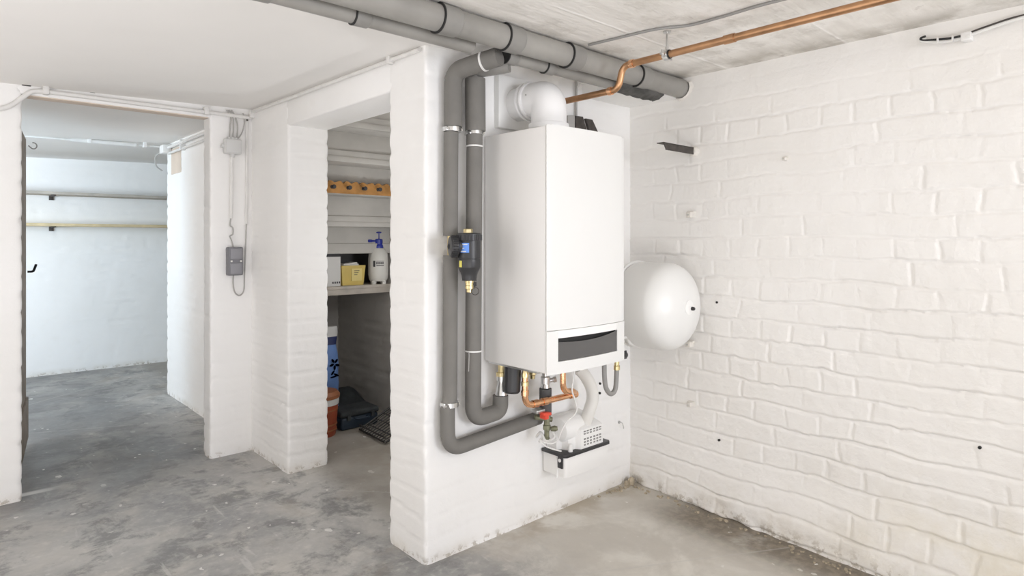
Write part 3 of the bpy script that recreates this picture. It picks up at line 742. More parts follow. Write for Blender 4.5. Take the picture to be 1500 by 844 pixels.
def vents(bm):
    for r_, (zz, hh) in enumerate(((QZ1 + .024, .007), (QZ1 + .037, .007), (QZ1 + .050, .007), (QZ1 + .075, .005), (QZ1 + .086, .005))):
        for k in range(6):
            x = QX0 + .133 + k * .021 + (k // 3) * .004; box(bm, x, x + .012, QY0 + .0035, QY0 + .0075, zz, zz + hh)
obj('vent_slots', vents, 'hose_grey', cv)
def spout(bm):
    lathe(bm, [(.011, -.012), (.011, .014), (.007, .018), (.007, .026), (0, .026)], (QX0 + .055, QY0 + .018, QZ1 + .020), (0, 0, 1), 16)
obj('outlet', spout, 'white_plastic', t)

YW = 1.93
def wpts(L): return catmull([ony(a, b, y) for a, b, y in L], 8)
t = single('condensate_hose', lambda bm: tube(bm, wpts([(846, 538, 1.92), (858, 552, 1.92), (866, 568, 1.92), (868, 585, 1.92), (863, 602, 1.93), (857, 622, 1.95)]), .0285, 20), 'offwhite_plastic', 'thick white hose curving from the boiler down to the pump', 'hose', ony(846, 545, 1.92))
t = single('power_cable', lambda bm: tube(bm, wpts([(843, 528, 1.80), (840, 556, 1.80), (838, 572, 1.80), (843, 588, 1.80), (845, 600, 1.80), (841, 608, 1.81), (830, 618, 1.83), (822, 632, 1.85), (817, 645, 1.87), (808, 650, 1.88), (798, 648, 1.90), (791, 645, 1.92), (798, 653, 1.9), (810, 658, 1.89), (822, 661, 1.886)]), .0034, 8), 'cable_white', 'thin white cable dangling from the boiler onto the pump', 'cable', ony(843, 545, 1.8))
t = single('drain_tube', lambda bm: tube(bm, wpts([(786, 640, 1.99), (792, 634, 1.96), (800, 646, 1.93), (812, 640, 1.92), (806, 632, 1.94), (796, 640, 1.95), (790, 647, 1.98)]), .006, 8), 'cable_white', 'coiled white tube left of the pump under the red lever', 'tube', ony(792, 640, 1.96))
t = thing('overflow_hose', 'grey hose hanging in a U below the right end of the boiler', 'hose', (2.13, 1.705, BZ0))
obj('loop', lambda bm: tube(bm, wpts([(885, 520, 1.705), (885.5, 552, 1.705), (888, 569, 1.705), (894.5, 577, 1.705), (901, 571, 1.705), (903, 552, 1.705), (903.5, 538, 1.705)]), .0105, 14), 'hose_grey', t)
q = ony(903.5, 538, 1.705)
obj('connector', lambda bm: lathe(bm, [(.010, -.012), (.014, -.011), (.014, .006), (.011, .008), (.011, BZ0 - q.z + .01)], q, (0, 0, 1), 14), 'brass', t)
# ================================================================== drain pipes under the ceiling
DY, DZ, DR = 1.735, 2.030, .047
t = thing('drain_pipe', 'thick grey drain pipe running under the ceiling into the right wall', 'pipe', (1.9, DY, DZ))
def xat(px, y, z, lo=-1.6, hi=2.8):
    return ony(px, 100, y).x
J = [xat(641, DY, 0), xat(737, DY, 0), xat(829, DY, 0), xat(931, DY, 0)]
seg = [-1.69] + J + [2.73]
for i in range(len(seg) - 1):
    a, b = seg[i], seg[i + 1]
    o_ = obj('pipe_length', lambda bm: cyl(bm, (a + (.0 if i == 0 else .075), DY, DZ), (b, DY, DZ), DR - .0015, 40), 'pipe_grey', t)
    if i:
        s_ = obj('socket', lambda bm: lathe(bm, [(DR - .001, 0), (DR + .0045, .0), (DR + .0055, .006), (DR + .0045, .012), (DR + .0035, .05), (DR + .003, .075), (DR - .001, .08)], (a, DY, DZ), (1, 0, 0), 40), 'pipe_socket', t)
        obj('seal_ring', lambda bm: lathe(bm, [(DR - .002, -.004), (DR + .006, -.003), (DR + .006, .001), (DR - .002, .002)], (a, DY, DZ), (1, 0, 0), 40), 'rubber', s_)
SY, SZ, SR = 1.822, 2.000, .030
t = thing('drain_pipe', 'thinner grey drain pipe tucked under the thick one', 'pipe', (1.2, SY, SZ))
x0 = xat(368, SY, 0)
for a, b in ((x0, xat(517, SY, 0)), (xat(517, SY, 0), xat(690, SY, 0)), (xat(740, SY, 0), xat(797, SY, 0)), (xat(797, SY, 0), xat(905, SY, 0))):
    obj('pipe_length', lambda bm: cyl(bm, (a, SY, SZ), (b, SY, SZ), SR - .001, 32), 'pipe_grey', t)
    s_ = obj('socket', lambda bm: lathe(bm, [(SR - .001, 0), (SR + .003, 0), (SR + .004, .006), (SR + .003, .05), (SR - .001, .056)], (a, SY, SZ), (1, 0, 0), 32), 'pipe_socket', t)
    obj('seal_ring', lambda bm: lathe(bm, [(SR - .002, -.004), (SR + .0045, -.003), (SR + .0045, .001), (SR - .002, .002)], (a, SY, SZ), (1, 0, 0), 32), 'rubber', s_)
# torn wrap behind the copper bend
rng = np.random.RandomState(3)
def wrap(bm):
    n, k = 16, 8; x0, x1 = 2.26, 2.60; rows = []
    for j in range(k + 1):
        row = []
        for i in range(n + 1):
            s = i / n; a = PI * (1.05 + .75 * j / k)
            r = .060 + rng.uniform(-.006, .006); zz = DZ - .012 + math.sin(a) * r * .9 - .022 * math.sin(s * PI) * (1 - j / k)
            row.append(bm.verts.new((x0 + (x1 - x0) * s + rng.uniform(-.006, .006), DY + .065 + math.cos(a) * r, zz)))
        rows.append(row)
    for j in range(k):
        for i in range(n): bm.faces.new((rows[j][i], rows[j][i + 1], rows[j + 1][i + 1], rows[j + 1][i]))
    bmesh.ops.solidify(bm, geom=bm.faces[:], thickness=.003)
single('torn_wrap', wrap, 'foil', 'torn dark grey wrap hanging below the drain pipes behind the copper bend', 'wrap', (2.4, DY, 1.95))
def patch(bm):
    n = 14; rows = []
    for j in range(3):
        row = []
        for i in range(n + 1):
            a = 2 * PI * i / n; r = (.050, .057, .064)[j] + (rng.uniform(-.008, .008) if j else 0)
            row.append(bm.verts.new((2.722 - (.016, .014, -.012)[j], DY + math.cos(a) * r * 1.05, min(2.058, DZ + math.sin(a) * r))))
        rows.append(row)
    for j in range(2):
        for i in range(n): bm.faces.new((rows[j][i], rows[j][i + 1], rows[j + 1][i + 1], rows[j + 1][i]))
single('plaster_collar', patch, 'plaster', 'rough plaster around the thick drain pipe where it enters the right wall', 'plaster', (2.72, DY, DZ))

# ================================================================== copper gas pipe
GX = 2.06
g1 = onx(930, 92, GX); g0 = onx(893, 134, GX)
t = thing('copper_pipe', 'long copper pipe under the ceiling with an S-bend, going to the wall beside the flue', 'pipe', (GX, g1.y, g1.z))
zu, zl = 1.990, 1.899
ye = 1.98
pth = bezier([(GX, -1.2, zu), (GX, 1.588, zu), (GX, 1.612, zl), (GX, ye + .07, zl)], .034, 10)
obj('run', lambda bm: tube(bm, pth, .0135, 24), 'copper', t)
for y, z in ((1.545, zu), (1.655, zl)): obj('fitting', lambda bm: lathe(bm, [(.013, -.012), (.0165, -.012), (.0175, 0), (.0165, .008), (.013, .010)], (GX, y, z), (0, 1, 0), 24), 'copper_bright', t)
obj('joint_collar', lambda bm: [lathe(bm, [(.013, -.02), (.0162, -.02), (.0162, .02), (.013, .02)], (GX, y, zu), (0, 1, 0), 24) for y in (1.12,)], 'copper', t)
cy = onx(977, 80, GX).y
t = thing('pipe_clamp', 'zinc clamp hanging the long copper pipe from the ceiling', 'clamp', (GX, cy, CZ))
obj('band', lambda bm: [lathe(bm, [(.0136, -.011), (.021, -.011), (.021, .011), (.0136, .011)], (GX, cy, zu), (0, 1, 0), 24), box(bm, GX + .018, GX + .036, cy - .009, cy + .009, zu - .004, zu + .004, .001), box(bm, GX - .036, GX - .018, cy - .009, cy + .009, zu - .004, zu + .004, .001), cyl(bm, (GX + .030, cy, zu - .016), (GX + .030, cy, zu + .014), .0045, 8), cyl(bm, (GX - .030, cy, zu - .016), (GX - .030, cy, zu + .014), .0045, 8)], 'steel', t)
obj('liner', lambda bm: lathe(bm, [(.0134, -.014), (.0175, -.014), (.0175, .014), (.0134, .014)], (GX, cy, zu), (0, 1, 0), 24), 'rubber', t)
obj('rod', lambda bm: [cyl(bm, (GX, cy, zu + .018), (GX, cy, CZ + .002), .004, 10), lathe(bm, [(.016, -.004), (.016, 0), (.006, .002)], (GX, cy, CZ - .001), (0, 0, 1), 16), lathe(bm, [(.008, 0), (.008, .012), (.004, .013)], (GX, cy, zu + .018), (0, 0, 1), 6)], 'steel', t)

def cpt(L, z): return [onz(a, b, z) for a, b in L]
single('ceiling_cable', lambda bm: tube(bm, catmull(cpt([(862, 66), (900, 57), (960, 43), (1010, 37), (1060, 24), (1110, 9), (1160, -4), (1230, -22)], CZ - .006), 8), .0055, 8), 'hose_grey', 'thin grey cable along the concrete ceiling left of the copper pipe', 'cable', onz(960, 43, CZ))

# ================================================================== right wall bits
b0 = onx(1018, 222, 2.715)
t = thing('wall_bracket', 'dark steel bracket sticking out high on the right wall', 'bracket', b0)
def brk(bm):
    x1, x0, y, z = 2.728, 2.445, b0.y, b0.z
    box(bm, x0 + .02, x1, y - .004, y + .001, z - .016, z + .018, .001)
    box(bm, x0, x1, y - .004, y + .034, z + .014, z + .018, .001)
    prism(bm, [(x0, z + .018), (x0 + .024, z + .018), (x0 + .024, z - .016)], -y - .001, -y + .004, Matrix.Rotation(PI / 2, 4, 'X'))
obj('angle_iron', brk, 'dark_steel', t)
obj('mortar_plug', lambda bm: lathe(bm, [(.028, -.014), (.025, .008), (.017, .018), (.0, .021)], b0 + V((0, .004, 0)), (-1, 0, 0), 9), 'plaster', t, 'white mortar lump at its root')
def stub(label, px, py, s, cat='stub', group=None, grey=False):
    p = onx(px, py, 2.716)
    t = thing('wall_plug', label, 'wall plug', p)
    def f(bm):
        box(bm, p.x - .030 * s, p.x + .012, p.y - .013 * s, p.y + .013 * s, p.z - .013 * s, p.z + .013 * s, .003)
        box(bm, p.x - .016 * s, p.x + .012, p.y - .02 * s, p.y + .018 * s, p.z + .010 * s, p.z + .018 * s, .002)
    obj('block', f, 'plaster' if not grey else 'steel', t)
    obj('screw', lambda bm: lathe(bm, [(.004 * s, 0), (.004 * s, .01), (0, .011)], p + V((-.030 * s, 0, 0)), (-1, 0, 0), 8), 'steel', t)
stub('white painted plug on the right wall straight below the dark bracket', 1013, 315, 1.0)
stub('white painted plug on the right wall just under the expansion vessel', 1012, 504, 1.0)
stub('lowest white painted plug on the right wall below the vessel', 1012, 592, .8)
stub('tiny plug high on the right wall, right of the dark bracket', 1150, 233, .55)
for lab, px, py in (('small dark drill hole in the right wall beside the vessel', 1050, 443), ('small dark drill hole low on the right wall', 1053, 645), ('small dark drill hole in the right wall near its right edge', 1435, 656)):
    p = onx(px, py, 2.716)
    single('drill_hole', lambda bm: lathe(bm, [(.0055, -.006), (.0055, .002), (.0035, .0025), (.0035, .0005), (0, .0005)], p, (-1, 0, 0), 14), 'black', lab, 'hole', p)
# cables on the right wall by the ceiling
def rp(L, x=2.700): return catmull([onx(a, b, x) for a, b in L], 8)
t = thing('cable_bundle', 'black and white cables clipped to the top of the right wall', 'cable', onx(1414, 55, 2.715))
obj('white_strand', lambda bm: tube(bm, rp([(1357, 57), (1350, 60), (1353, 61), (1372, 62), (1392, 60), (1414, 55), (1428, 49), (1450, 41), (1480, 31), (1520, 20), (1600, 0)]), .0062, 8), 'cable_white', t, 'white cable')
obj('black_strand', lambda bm: tube(bm, rp([(1356, 53), (1349, 56), (1352, 59), (1372, 58), (1392, 56), (1412, 52)], 2.697), .0042, 8), 'rubber', t, 'black sleeve')
obj('thin_strand', lambda bm: tube(bm, rp([(1412, 52), (1425, 46), (1450, 37), (1480, 27), (1520, 17), (1600, -3)], 2.697), .0032, 8), 'dark_steel', t, 'thin dark cable')
def clipf(bm):
    p = onx(1415, 54, 2.70); box(bm, p.x - .014, p.x + .026, p.y - .018, p.y + .014, p.z - .016, p.z + .014, .004); cyl(bm, p + V((-.02, -.012, -.005)), p + V((-.01, -.012, -.005)), .006, 10)
obj('clip', clipf, 'white_plastic', t)
for px, py in ((1374, 60), (1396, 57.5)):
    p = onx(px, py, 2.697); obj('tie', lambda bm: box(bm, p.x - .009, p.x + .012, p.y - .003, p.y + .003, p.z - .008, p.z + .010, .001), 'cable_white', t)
# hook on back wall right of the pump and two dark holes
p = ony(907, 622, 2.047)
t = single('wall_hook', lambda bm: [tube(bm, catmull([p + V((0, .006, .012)), p + V((0, -.018, .012)), p + V((.002, -.026, -.004)), p + V((.006, -.024, -.016)), p + V((.012, -.020, -.010))], 6), .0028, 8), lathe(bm, [(.008, -.002), (.008, .003), (0, .004)], p + V((0, 0, .012)), (0, -1, 0), 12)], 'steel', 'small zinc hook on the white wall right of the pump', 'hook', p)
for lab, px, py in (('upper of two dark screws on the wall left of the U-shaped hose', 879, 562), ('lower of two dark screws on the wall left of the U-shaped hose', 878.5, 576)):
    p = ony(px, py, 2.046); single('wall_screw', lambda bm: [lathe(bm, [(.006, -.004), (.006, .004), (.002, .005), (0, .004)], p, (0, -1, 0), 12)], 'black', lab, 'screw', p)
p = ony(732, 104, 2.046)
single('wall_hole', lambda bm: [box(bm, p.x - .02, p.x + .02, 2.042, 2.052, p.z - .006, p.z + .006, .003)], 'dark_steel', 'rusty slot in the wall above the white flue plate', 'hole', p)

# vent pieces behind the boiler top
t = thing('vent_grille', 'two dark slanted vent plates on the wall behind the boiler top', 'vent', (2.32, 2.046, 1.82))
def q2(L, y0=2.036, y1=2.048):
    def f(bm):
        a = [ony(px, py, y0) for px, py in L]; b = [V((p.x, y1, p.z)) for p in a]
        va = [bm.verts.new(p) for p in a]; vb_ = [bm.verts.new(p) for p in b]; n = len(L)
        bm.faces.new(va); bm.faces.new(vb_[::-1])
        for i in range(n): bm.faces.new((va[i], va[(i + 1) % n], vb_[(i + 1) % n], vb_[i]))
    return f
obj('left_plate', q2([(843, 169.5), (854, 171), (862, 200), (843, 200)]), 'dark_steel', t)
obj('right_plate', q2([(858, 173.5), (868, 175.5), (879, 200), (866, 200)]), 'dark_steel', t)
obj('backing', q2([(832, 169), (842, 168.5), (842, 200), (832, 200)]), 'cable_grey', t, 'light grey side piece')
single('wall_conduit', lambda bm: [tube(bm, [ony(844, 118, 2.038), ony(844, 170, 2.038)], .006, 10)], 'cable_grey', 'thin grey conduit on the wall right of the flue', 'conduit', ony(844, 140, 2.04))
single('cable_loop', lambda bm: tube(bm, catmull([ony(846, 128, 2.03), ony(850, 123, 2.02), ony(862, 122, 2.0), ony(876, 121, 1.95), ony(890, 119, 1.9)], 8), .0045, 8), 'cable_white', 'white cable arching from the flue corner to the drain pipe', 'cable', ony(862, 122, 2.0))

# crumbled mortar in the corner
def deb(bm):
    for k in range(150):
        if k < 60: x = 2.70 - abs(rng.normal(0, .10)); y = 2.03 - abs(rng.normal(0, .018))
        else: y = 2.03 - rng.uniform(0, 1.3); x = 2.69 - max(0, (2.02 - y) / 1.0) * .070 - abs(rng.normal(0, .022))
        s = rng.uniform(.0015, .006); r = Matrix.Rotation(rng.uniform(0, 3), 3, 'Z')
        box(bm, x - s, x + s * 1.3, y - s, y + s, -.001, s * 1.1, 0, rot=r, about=V((x, y, 0)))
o = single('mortar_debris', deb, 'debris', 'crumbs of mortar along the foot of the right wall', 'debris', (2.65, 1.9, 0), kind='stuff', smooth=0)
p = onz(918, 704, 0)
single('mortar_lump', lambda bm: [lathe(bm, [(.016, 0), (.019, .02), (.012, .036), (0, .04)], (2.68, 2.015, 0), (.1, -.1, 1), 7), lathe(bm, [(.012, 0), (.012, .018), (0, .026)], (2.652, 2.022, 0), (0, 0, 1), 6)], 'debris', 'lump of brown mortar in the corner below the vessel', 'mortar', (2.68, 2.015, 0))

# ================================================================== left wall electrics
def P9(px, py, y=3.885): return ony(px, py, y)
t = thing('conduit', 'white painted conduit over the left opening, bending down at its left end', 'conduit', P9(67, 131))
cz_ = 2.022
obj('tube', lambda bm: tube(bm, bezier([P9(-60, 160), P9(10, 160), P9(45, 134), V((P9(60, 130).x, 3.885, cz_)), V((1.395, 3.885, cz_))], .05, 6), .0115, 14), 'conduit', t)
for px in (67, 302): 
    x = P9(px, 140).x; obj('clip', lambda bm: [box(bm, x - .013, x + .013, 3.866, 3.90, cz_ - .016, cz_ + .030, .004)], 'conduit', t)
t = thing('conduit', 'white painted conduit along the top of the wall over the store doorway', 'conduit', (1.397, 3.0, 2.045))
obj('tube', lambda bm: tube(bm, [(1.397, 3.88, 2.052), (1.397, 2.07, 2.030)], .0085, 12), 'conduit', t)
for px, py in ((571, 72), (369, 156)):
    y = onx(px, py, 1.397).y; y = min(y, 3.86); obj('clip', lambda bm: [box(bm, 1.384, 1.411, y - .012, y + .012, 2.018, 2.058, .003)], 'conduit', t)
t = thing('conduit', 'thin vertical white conduit in the corner right of the grey switch', 'conduit', P9(362, 200))
obj('tube', lambda bm: tube(bm, [P9(362, 168, 3.8935), P9(361, 330, 3.8935)], .0085, 12), 'conduit', t)
obj('cable', lambda bm: tube(bm, catmull([P9(361, 328), P9(359, 380), P9(358, 408), P9(357, 426), P9(351, 433), P9(344, 428), P9(341.5, 415), P9(342, 402)], 6), .0042, 8), 'cable_grey', t, 'grey cable looping up into the switch')
obj('screw', lambda bm: lathe(bm, [(.006, 0), (.006, .003), (0, .004)], P9(362, 176, 3.876), (0, -1, 0), 10), 'dark_steel', t)
t = thing('junction_box', 'pale grey junction box high on the pillar right of the left opening', 'junction box', P9(341, 214, 3.897))
ja, jb = P9(328.5, 202, 3.87), P9(354, 227, 3.87)
bd = obj('body', lambda bm: box(bm, ja.x, jb.x, 3.858, 3.90, jb.z, ja.z, .010, 3), 'jbox', t)
obj('lid', lambda bm: box(bm, ja.x + .006, jb.x - .006, 3.852, 3.862, jb.z + .006, ja.z - .006, .004), 'jbox', t)
for gp, ga, gs in [((ja.x - .006, 3.878, (ja.z + jb.z) / 2), (1, 0, 0), 1), (((ja.x + jb.x) / 2, 3.878, jb.z - .008), (0, 0, 1), 1)] + [((ja.x + (jb.x - ja.x) * x, 3.878, ja.z), (0, 0, 1), .8) for x in (.3, .5, .7)]:
    obj('cable_gland', lambda bm: lathe(bm, [(.012 * gs, -.009), (.014 * gs, 0), (.012 * gs, .009)], gp, ga, 12), 'jbox', t)
for a, b in ((334, 336), (337, 341), (341, 347)):
    obj('cable', lambda bm: tube(bm, catmull([P9(a - 2, 161), P9(a + 4, 172), P9(b + 1, 186), P9(b, 203)], 8), .0042, 8), 'cable_grey', t)
obj('cable', lambda bm: tube(bm, catmull([P9(356, 166), P9(358, 178), P9(356, 190), P9(352, 199), P9(347, 204)], 6), .0038, 8), 'cable_grey', t)
dc = obj('drop_conduit', lambda bm: tube(bm, [P9(339.5, 227), P9(338.5, 320)], .0095, 12), 'conduit', t)
obj('drop_cable', lambda bm: tube(bm, catmull([P9(338.5, 318), P9(337, 330), P9(341, 334), P9(341, 343), P9(337, 346), P9(339, 352), P9(342, 363)], 6), .0042, 8), 'cable_grey', t)
t = thing('switch_box', 'dark grey double switch box hanging on the pillar', 'switch', P9(344, 383, 3.897))
sa, sb = P9(333, 362, 3.87), P9(355, 403, 3.87)
obj('housing', lambda bm: box(bm, sa.x, sb.x, 3.852, 3.90, sb.z, sa.z, .007, 3), 'switch_grey', t)
zm = (sa.z + sb.z) / 2
obj('rocker', lambda bm: box(bm, sa.x + .010, sb.x - .010, 3.845, 3.856, zm + .012, sa.z - .010, .003), 'switch_light', t)
obj('rocker', lambda bm: box(bm, sa.x + .010, sb.x - .010, 3.846, 3.856, sb.z + .010, zm - .012, .003), 'switch_light', t)
for x in (sa.x + .018, sb.x - .014): obj('mark', lambda bm: box(bm, x - .005, x + .005, 3.849, 3.853, zm - .005, zm + .005, .001), 'white_paper', t, 'small white mark')
# loose mortar chips above the left end of the conduit
single('mortar_chip', lambda bm: [box(bm, P9(32, 127).x, P9(46, 127).x, 3.885, 3.91, 2.040, 2.058, .003), box(bm, P9(44, 127).x, P9(140, 127).x, 3.893, 3.91, 2.050, 2.060, .001)], 'dark_steel', 'dark ragged gap filler where the left conduit meets the ceiling', 'filler', P9(40, 128))
lz = 1.998
single('lintel_strip', lambda bm: box(bm, .31, 1.165, 3.908, 3.99, lz - .004, lz + .002, .001), 'paper', 'faded pinkish strip under the lintel of the left opening', 'strip', (.74, 3.95, lz))

# ================================================================== brown door
t = thing('brown_door', 'dark brown wooden door standing open, seen edge-on in the left opening', 'door', (.305, 4.04, 0))
hg = V((.283, 4.035, 0)); fe = V((.405, 4.96, 0)); dd = (fe - hg).normalized(); nn = V((dd.y, -dd.x, 0))
mt = Matrix(((dd.x, -nn.x, 0, hg.x), (dd.y, -nn.y, 0, hg.y), (0, 0, 1, 0), (0, 0, 0, 1)))
DW = (fe - hg).length
def dp(bm):
    box(bm, 0, DW, 0, .034, .045, 1.915, .004)
    for z0, z1 in ((.045, .30),): box(bm, .03, DW - .002, -.012, .002, z0, z1, .003)
    bmesh.ops.transform(bm, matrix=mt, verts=bm.verts)
obj('leaf', dp, 'door_wood', t)
hp1 = mt @ V((DW - .07, -.01, 1.085))
obj('handle', lambda bm: tube(bm, catmull([hp1, hp1 + nn * .026 + V((0, 0, .002)), hp1 + nn * .036 - dd * .02 + V((0, 0, .02)), hp1 + nn * .044 - dd * .03 + V((0, 0, .045))], 6), .007, 10), 'rubber', t, 'black lever handle')
hk = mt @ V((DW - .08, -.01, 1.865))
obj('hook', lambda bm: tube(bm, [hk + nn * (.005)] + [hk + nn * (.030 + .017 * math.cos(a)) + V((0, 0, .019 * math.sin(a))) for a in [PI * (1.25 + 1.35 * k / 14) for k in range(15)]], .0035, 8), 'cable_grey', t, 'grey hook')

# ================================================================== far room
for lab, py, mt_, zz in (('upper grey board shelf on the back wall of the far room', 287, 'shelf_wood', 1.705), ('lower pale pine shelf on the back wall of the far room', 332, 'pine', 1.412)):
    t = thing('wall_shelf', lab, 'shelf', (.7, 7.25, zz), 'shelves in the far room')
    del t['group']
    obj('board', lambda bm: box(bm, -1.5, 2.3, 7.13, 7.365, zz - .002, zz + .024, .003), mt_, t)
    for x in (-.6, .79, 2.0):
        obj('shelf_bracket', lambda bm: [box(bm, x - .018, x + .018, 7.18, 7.36, zz - .012, zz - .002, .001), box(bm, x - .018, x + .018, 7.345, 7.362, zz - .045, zz - .002, .001)], 'dark_steel', t)
def P6(px, py, z=2.05): return onz(px, py, z)
t = thing('ceiling_conduit', 'white conduit with a thicker sleeve across the far room ceiling', 'conduit', (.9, 5.9, CZ))
A1, B1 = V((-1.2, 5.95, 2.045)), V((1.36, 5.75, 2.045))
obj('tube', lambda bm: tube(bm, [A1, B1], .0075, 10), 'conduit', t)
s0, s1 = onz(104, 207, 2.04), onz(200, 212, 2.04)
def lerp_at(px):
    best = min(range(400), key=lambda k: abs((lambda p: CX + F * (p.x * RT[0] + p.y * RT[1]) / (p.x * FW[0] + p.y * FW[1]))(A1.lerp(B1, k / 399)) - px)); return A1.lerp(B1, best / 399)
obj('sleeve', lambda bm: tube(bm, [lerp_at(104), lerp_at(200)], .016, 12), 'conduit', t)
for q in (lerp_at(131), lerp_at(212)): obj('clip', lambda bm: box(bm, q.x - .012, q.x + .012, q.y - .02, q.y + .02, q.z - .014, CZ + .004, .003), 'white_plastic', t)
t = thing('ceiling_socket', 'white cable junction at the ceiling corner of the far room', 'junction', (1.385, 5.72, CZ))
obj('body', lambda bm: box(bm, 1.34, 1.405, 5.66, 5.77, 1.99, 2.058, .008), 'white_plastic', t)
obj('cable', lambda bm: tube(bm, catmull([(1.35, 5.76, 2.0), (1.32, 5.8, 1.97), (1.33, 5.83, 1.90), (1.38, 5.85, 1.86)], 6), .006, 8), 'cable_grey', t)
t = thing('wall_pipe', 'pair of pale pipes along the top of the far room side wall', 'pipe', (1.39, 5.0, 2.02))
obj('upper_tube', lambda bm: tube(bm, [(1.385, 4.03, 2.035), (1.385, 5.70, 2.035)], .012, 12), 'conduit', t)
obj('lower_tube', lambda bm: tube(bm, [(1.392, 4.03, 1.99), (1.392, 5.70, 1.99)], .010, 12), 'conduit', t)
for y in (4.6, 5.3): obj('clip', lambda bm: box(bm, 1.372, 1.412, y - .012, y + .012, 1.975, 2.058, .003), 'white_plastic', t)
pa, pb = onx(250, 219, 1.403), onx(264, 252, 1.403)
single('paper_note', lambda bm: box(bm, 1.4065, 1.4125, pb.y, pa.y, pb.z, pa.z, .001), 'paper', 'blank beige sheet stuck high on the far room side wall', 'paper', (1.404, (pa.y + pb.y) / 2, pb.z))

# ================================================================== store under the stairs
t = thing('staircase', 'underside of a grey-white staircase at the top of the dark store', 'staircase', (2.05, 3.9, 1.2))
ST = [(4.04, 1.19), (3.87, 1.375), (3.70, 1.575), (3.53, 1.76), (3.36, 1.945)]
for i, (y, z) in enumerate(ST):
    znext = ST[i + 1][1] if i < 4 else CZ + .02
    obj('riser', lambda bm: box(bm, 1.64, 2.47, y, y + .03, z - .005, min(CZ + .02, znext + .02), .003), 'stair_paint', t)
    obj('tread', lambda bm: box(bm, 1.64, 2.47, y - .19 if i < 4 else y - .12, y + .045, znext - .004 if i < 4 else CZ, znext + .03 if i < 4 else CZ + .03, .003), 'stair_paint', t)
    obj('nosing', lambda bm: box(bm, 1.64, 2.47, y - .014, y + .0, z - .004, z + .068, .004), 'stair_paint', t)
bz = 1.20
obj('back_board', lambda bm: box(bm, 1.64, 2.47, 4.30, 4.33, .93, 1.22, .002), 'foam_dark', t, 'dark board behind the shelf')
by = 3.665
t = thing('coat_rail', 'orange pine rail with a scalloped top on the stair underside', 'rail', (2.05, by, 1.57))
def rail(bm):
    x0, x1 = 1.66, 2.45; z0 = 1.575; n = 90; top = []
    for i in range(n + 1):
        s = i / n; x = x0 + (x1 - x0) * s; ph = s * 7 % 1.0
        top.append((x, z0 + .058 + .018 * math.sin(ph * PI) + .010 * math.sin(ph * 3 * PI)))
    prism(bm, [(x0, z0)] + [(x1, z0)] + top[::-1], -by - .0, -by + .022, Matrix.Rotation(PI / 2, 4, 'X'))
obj('board', rail, 'orange_wood', t)
for k in range(7):
    x = 1.70 + k * .108
    obj('peg', lambda bm: lathe(bm, [(.012, 0), (.008, .004), (.008, .022), (.014, .026), (.012, .034), (0, .036)], (x, by - .022, 1.612), (0, -1, 0), 12), 'dark_print', t)
sz = .962
t = single('store_shelf', lambda bm: [box(bm, 1.64, 2.47, 3.985, 4.32, sz - .022, sz, .003), box(bm, 1.64, 2.47, 3.992, 4.03, sz - .06, sz - .020, .002)], 'shelf_wood', 'narrow board shelf in the dark store holding the spray bottle', 'shelf', (2.05, 4.15, sz))
yb = 4.05
a = ony(497, 400, yb); bx1 = a.x; bx0 = bx1 - .16
t = thing('carton', 'white carton with a black top at the left end of the store shelf', 'box', (bx0 + .08, yb + .06, sz))
zc_ = ony(490, 376, yb).z; zt_ = ony(490, 358, yb).z
obj('body', lambda bm: box(bm, bx0, bx1, yb - .02, yb + .16, sz, zc_, .002), 'box_white', t)
obj('black_top', lambda bm: box(bm, bx0, bx1, yb - .021, yb + .161, zc_, zt_, .002), 'box_black', t)
obj('print', lambda bm: [box(bm, bx1 - .014 - k * .016, bx1 - .005 - k * .016, yb - .0215, yb - .019, sz + .018, sz + .032) for k in range(4)], 'dark_print', t)
xa, xb = ony(499, 400, yb).x, ony(534, 400, yb).x; ztub = ony(515, 389, yb).z
t = thing('yellow_tub', 'yellow plastic tub on the store shelf between carton and spray bottle', 'tub', ((xa + xb) / 2, yb + .05, sz))
def tub(bm):
    w0 = [(xa + .012, yb - .005), (xb - .012, yb - .005), (xb - .012, yb + .11), (xa + .012, yb + .11)]; w1 = [(xa, yb - .015), (xb, yb - .015), (xb, yb + .12), (xa, yb + .12)]
    A_ = [bm.verts.new((x, y, sz)) for x, y in w0]; B_ = [bm.verts.new((x, y, ztub)) for x, y in w1]
    C_ = [bm.verts.new((x + (.006 if x < (xa + xb) / 2 else -.006), y + (.006 if y < yb + .05 else -.006), ztub)) for x, y in w1]; D_ = [bm.verts.new((x + (.006 if x < (xa + xb) / 2 else -.006), y + (.006 if y < yb + .05 else -.006), sz + .006)) for x, y in w0]
    bm.faces.new(A_[::-1]); bm.faces.new(D_)
    for i in range(4):
        j = (i + 1) % 4; bm.faces.new((A_[i], A_[j], B_[j], B_[i])); bm.faces.new((B_[i], B_[j], C_[j], C_[i])); bm.faces.new((C_[i], C_[j], D_[j], D_[i]))
obj('tub_wall', tub, 'tub_yellow', t)
lab_ = obj('label', lambda bm: box(bm, xa + .075, xb - .03, yb - .0165, yb - .008, sz + .03, ztub - .022, .0), 'tub_label', t)
obj('print', lambda bm: [box(bm, xa + .095, xb - .05 - k * .008, yb - .0175, yb - .0160, ztub - .040 - k * .014, ztub - .036 - k * .014) for k in range(3)], 'dark_print', lab_)
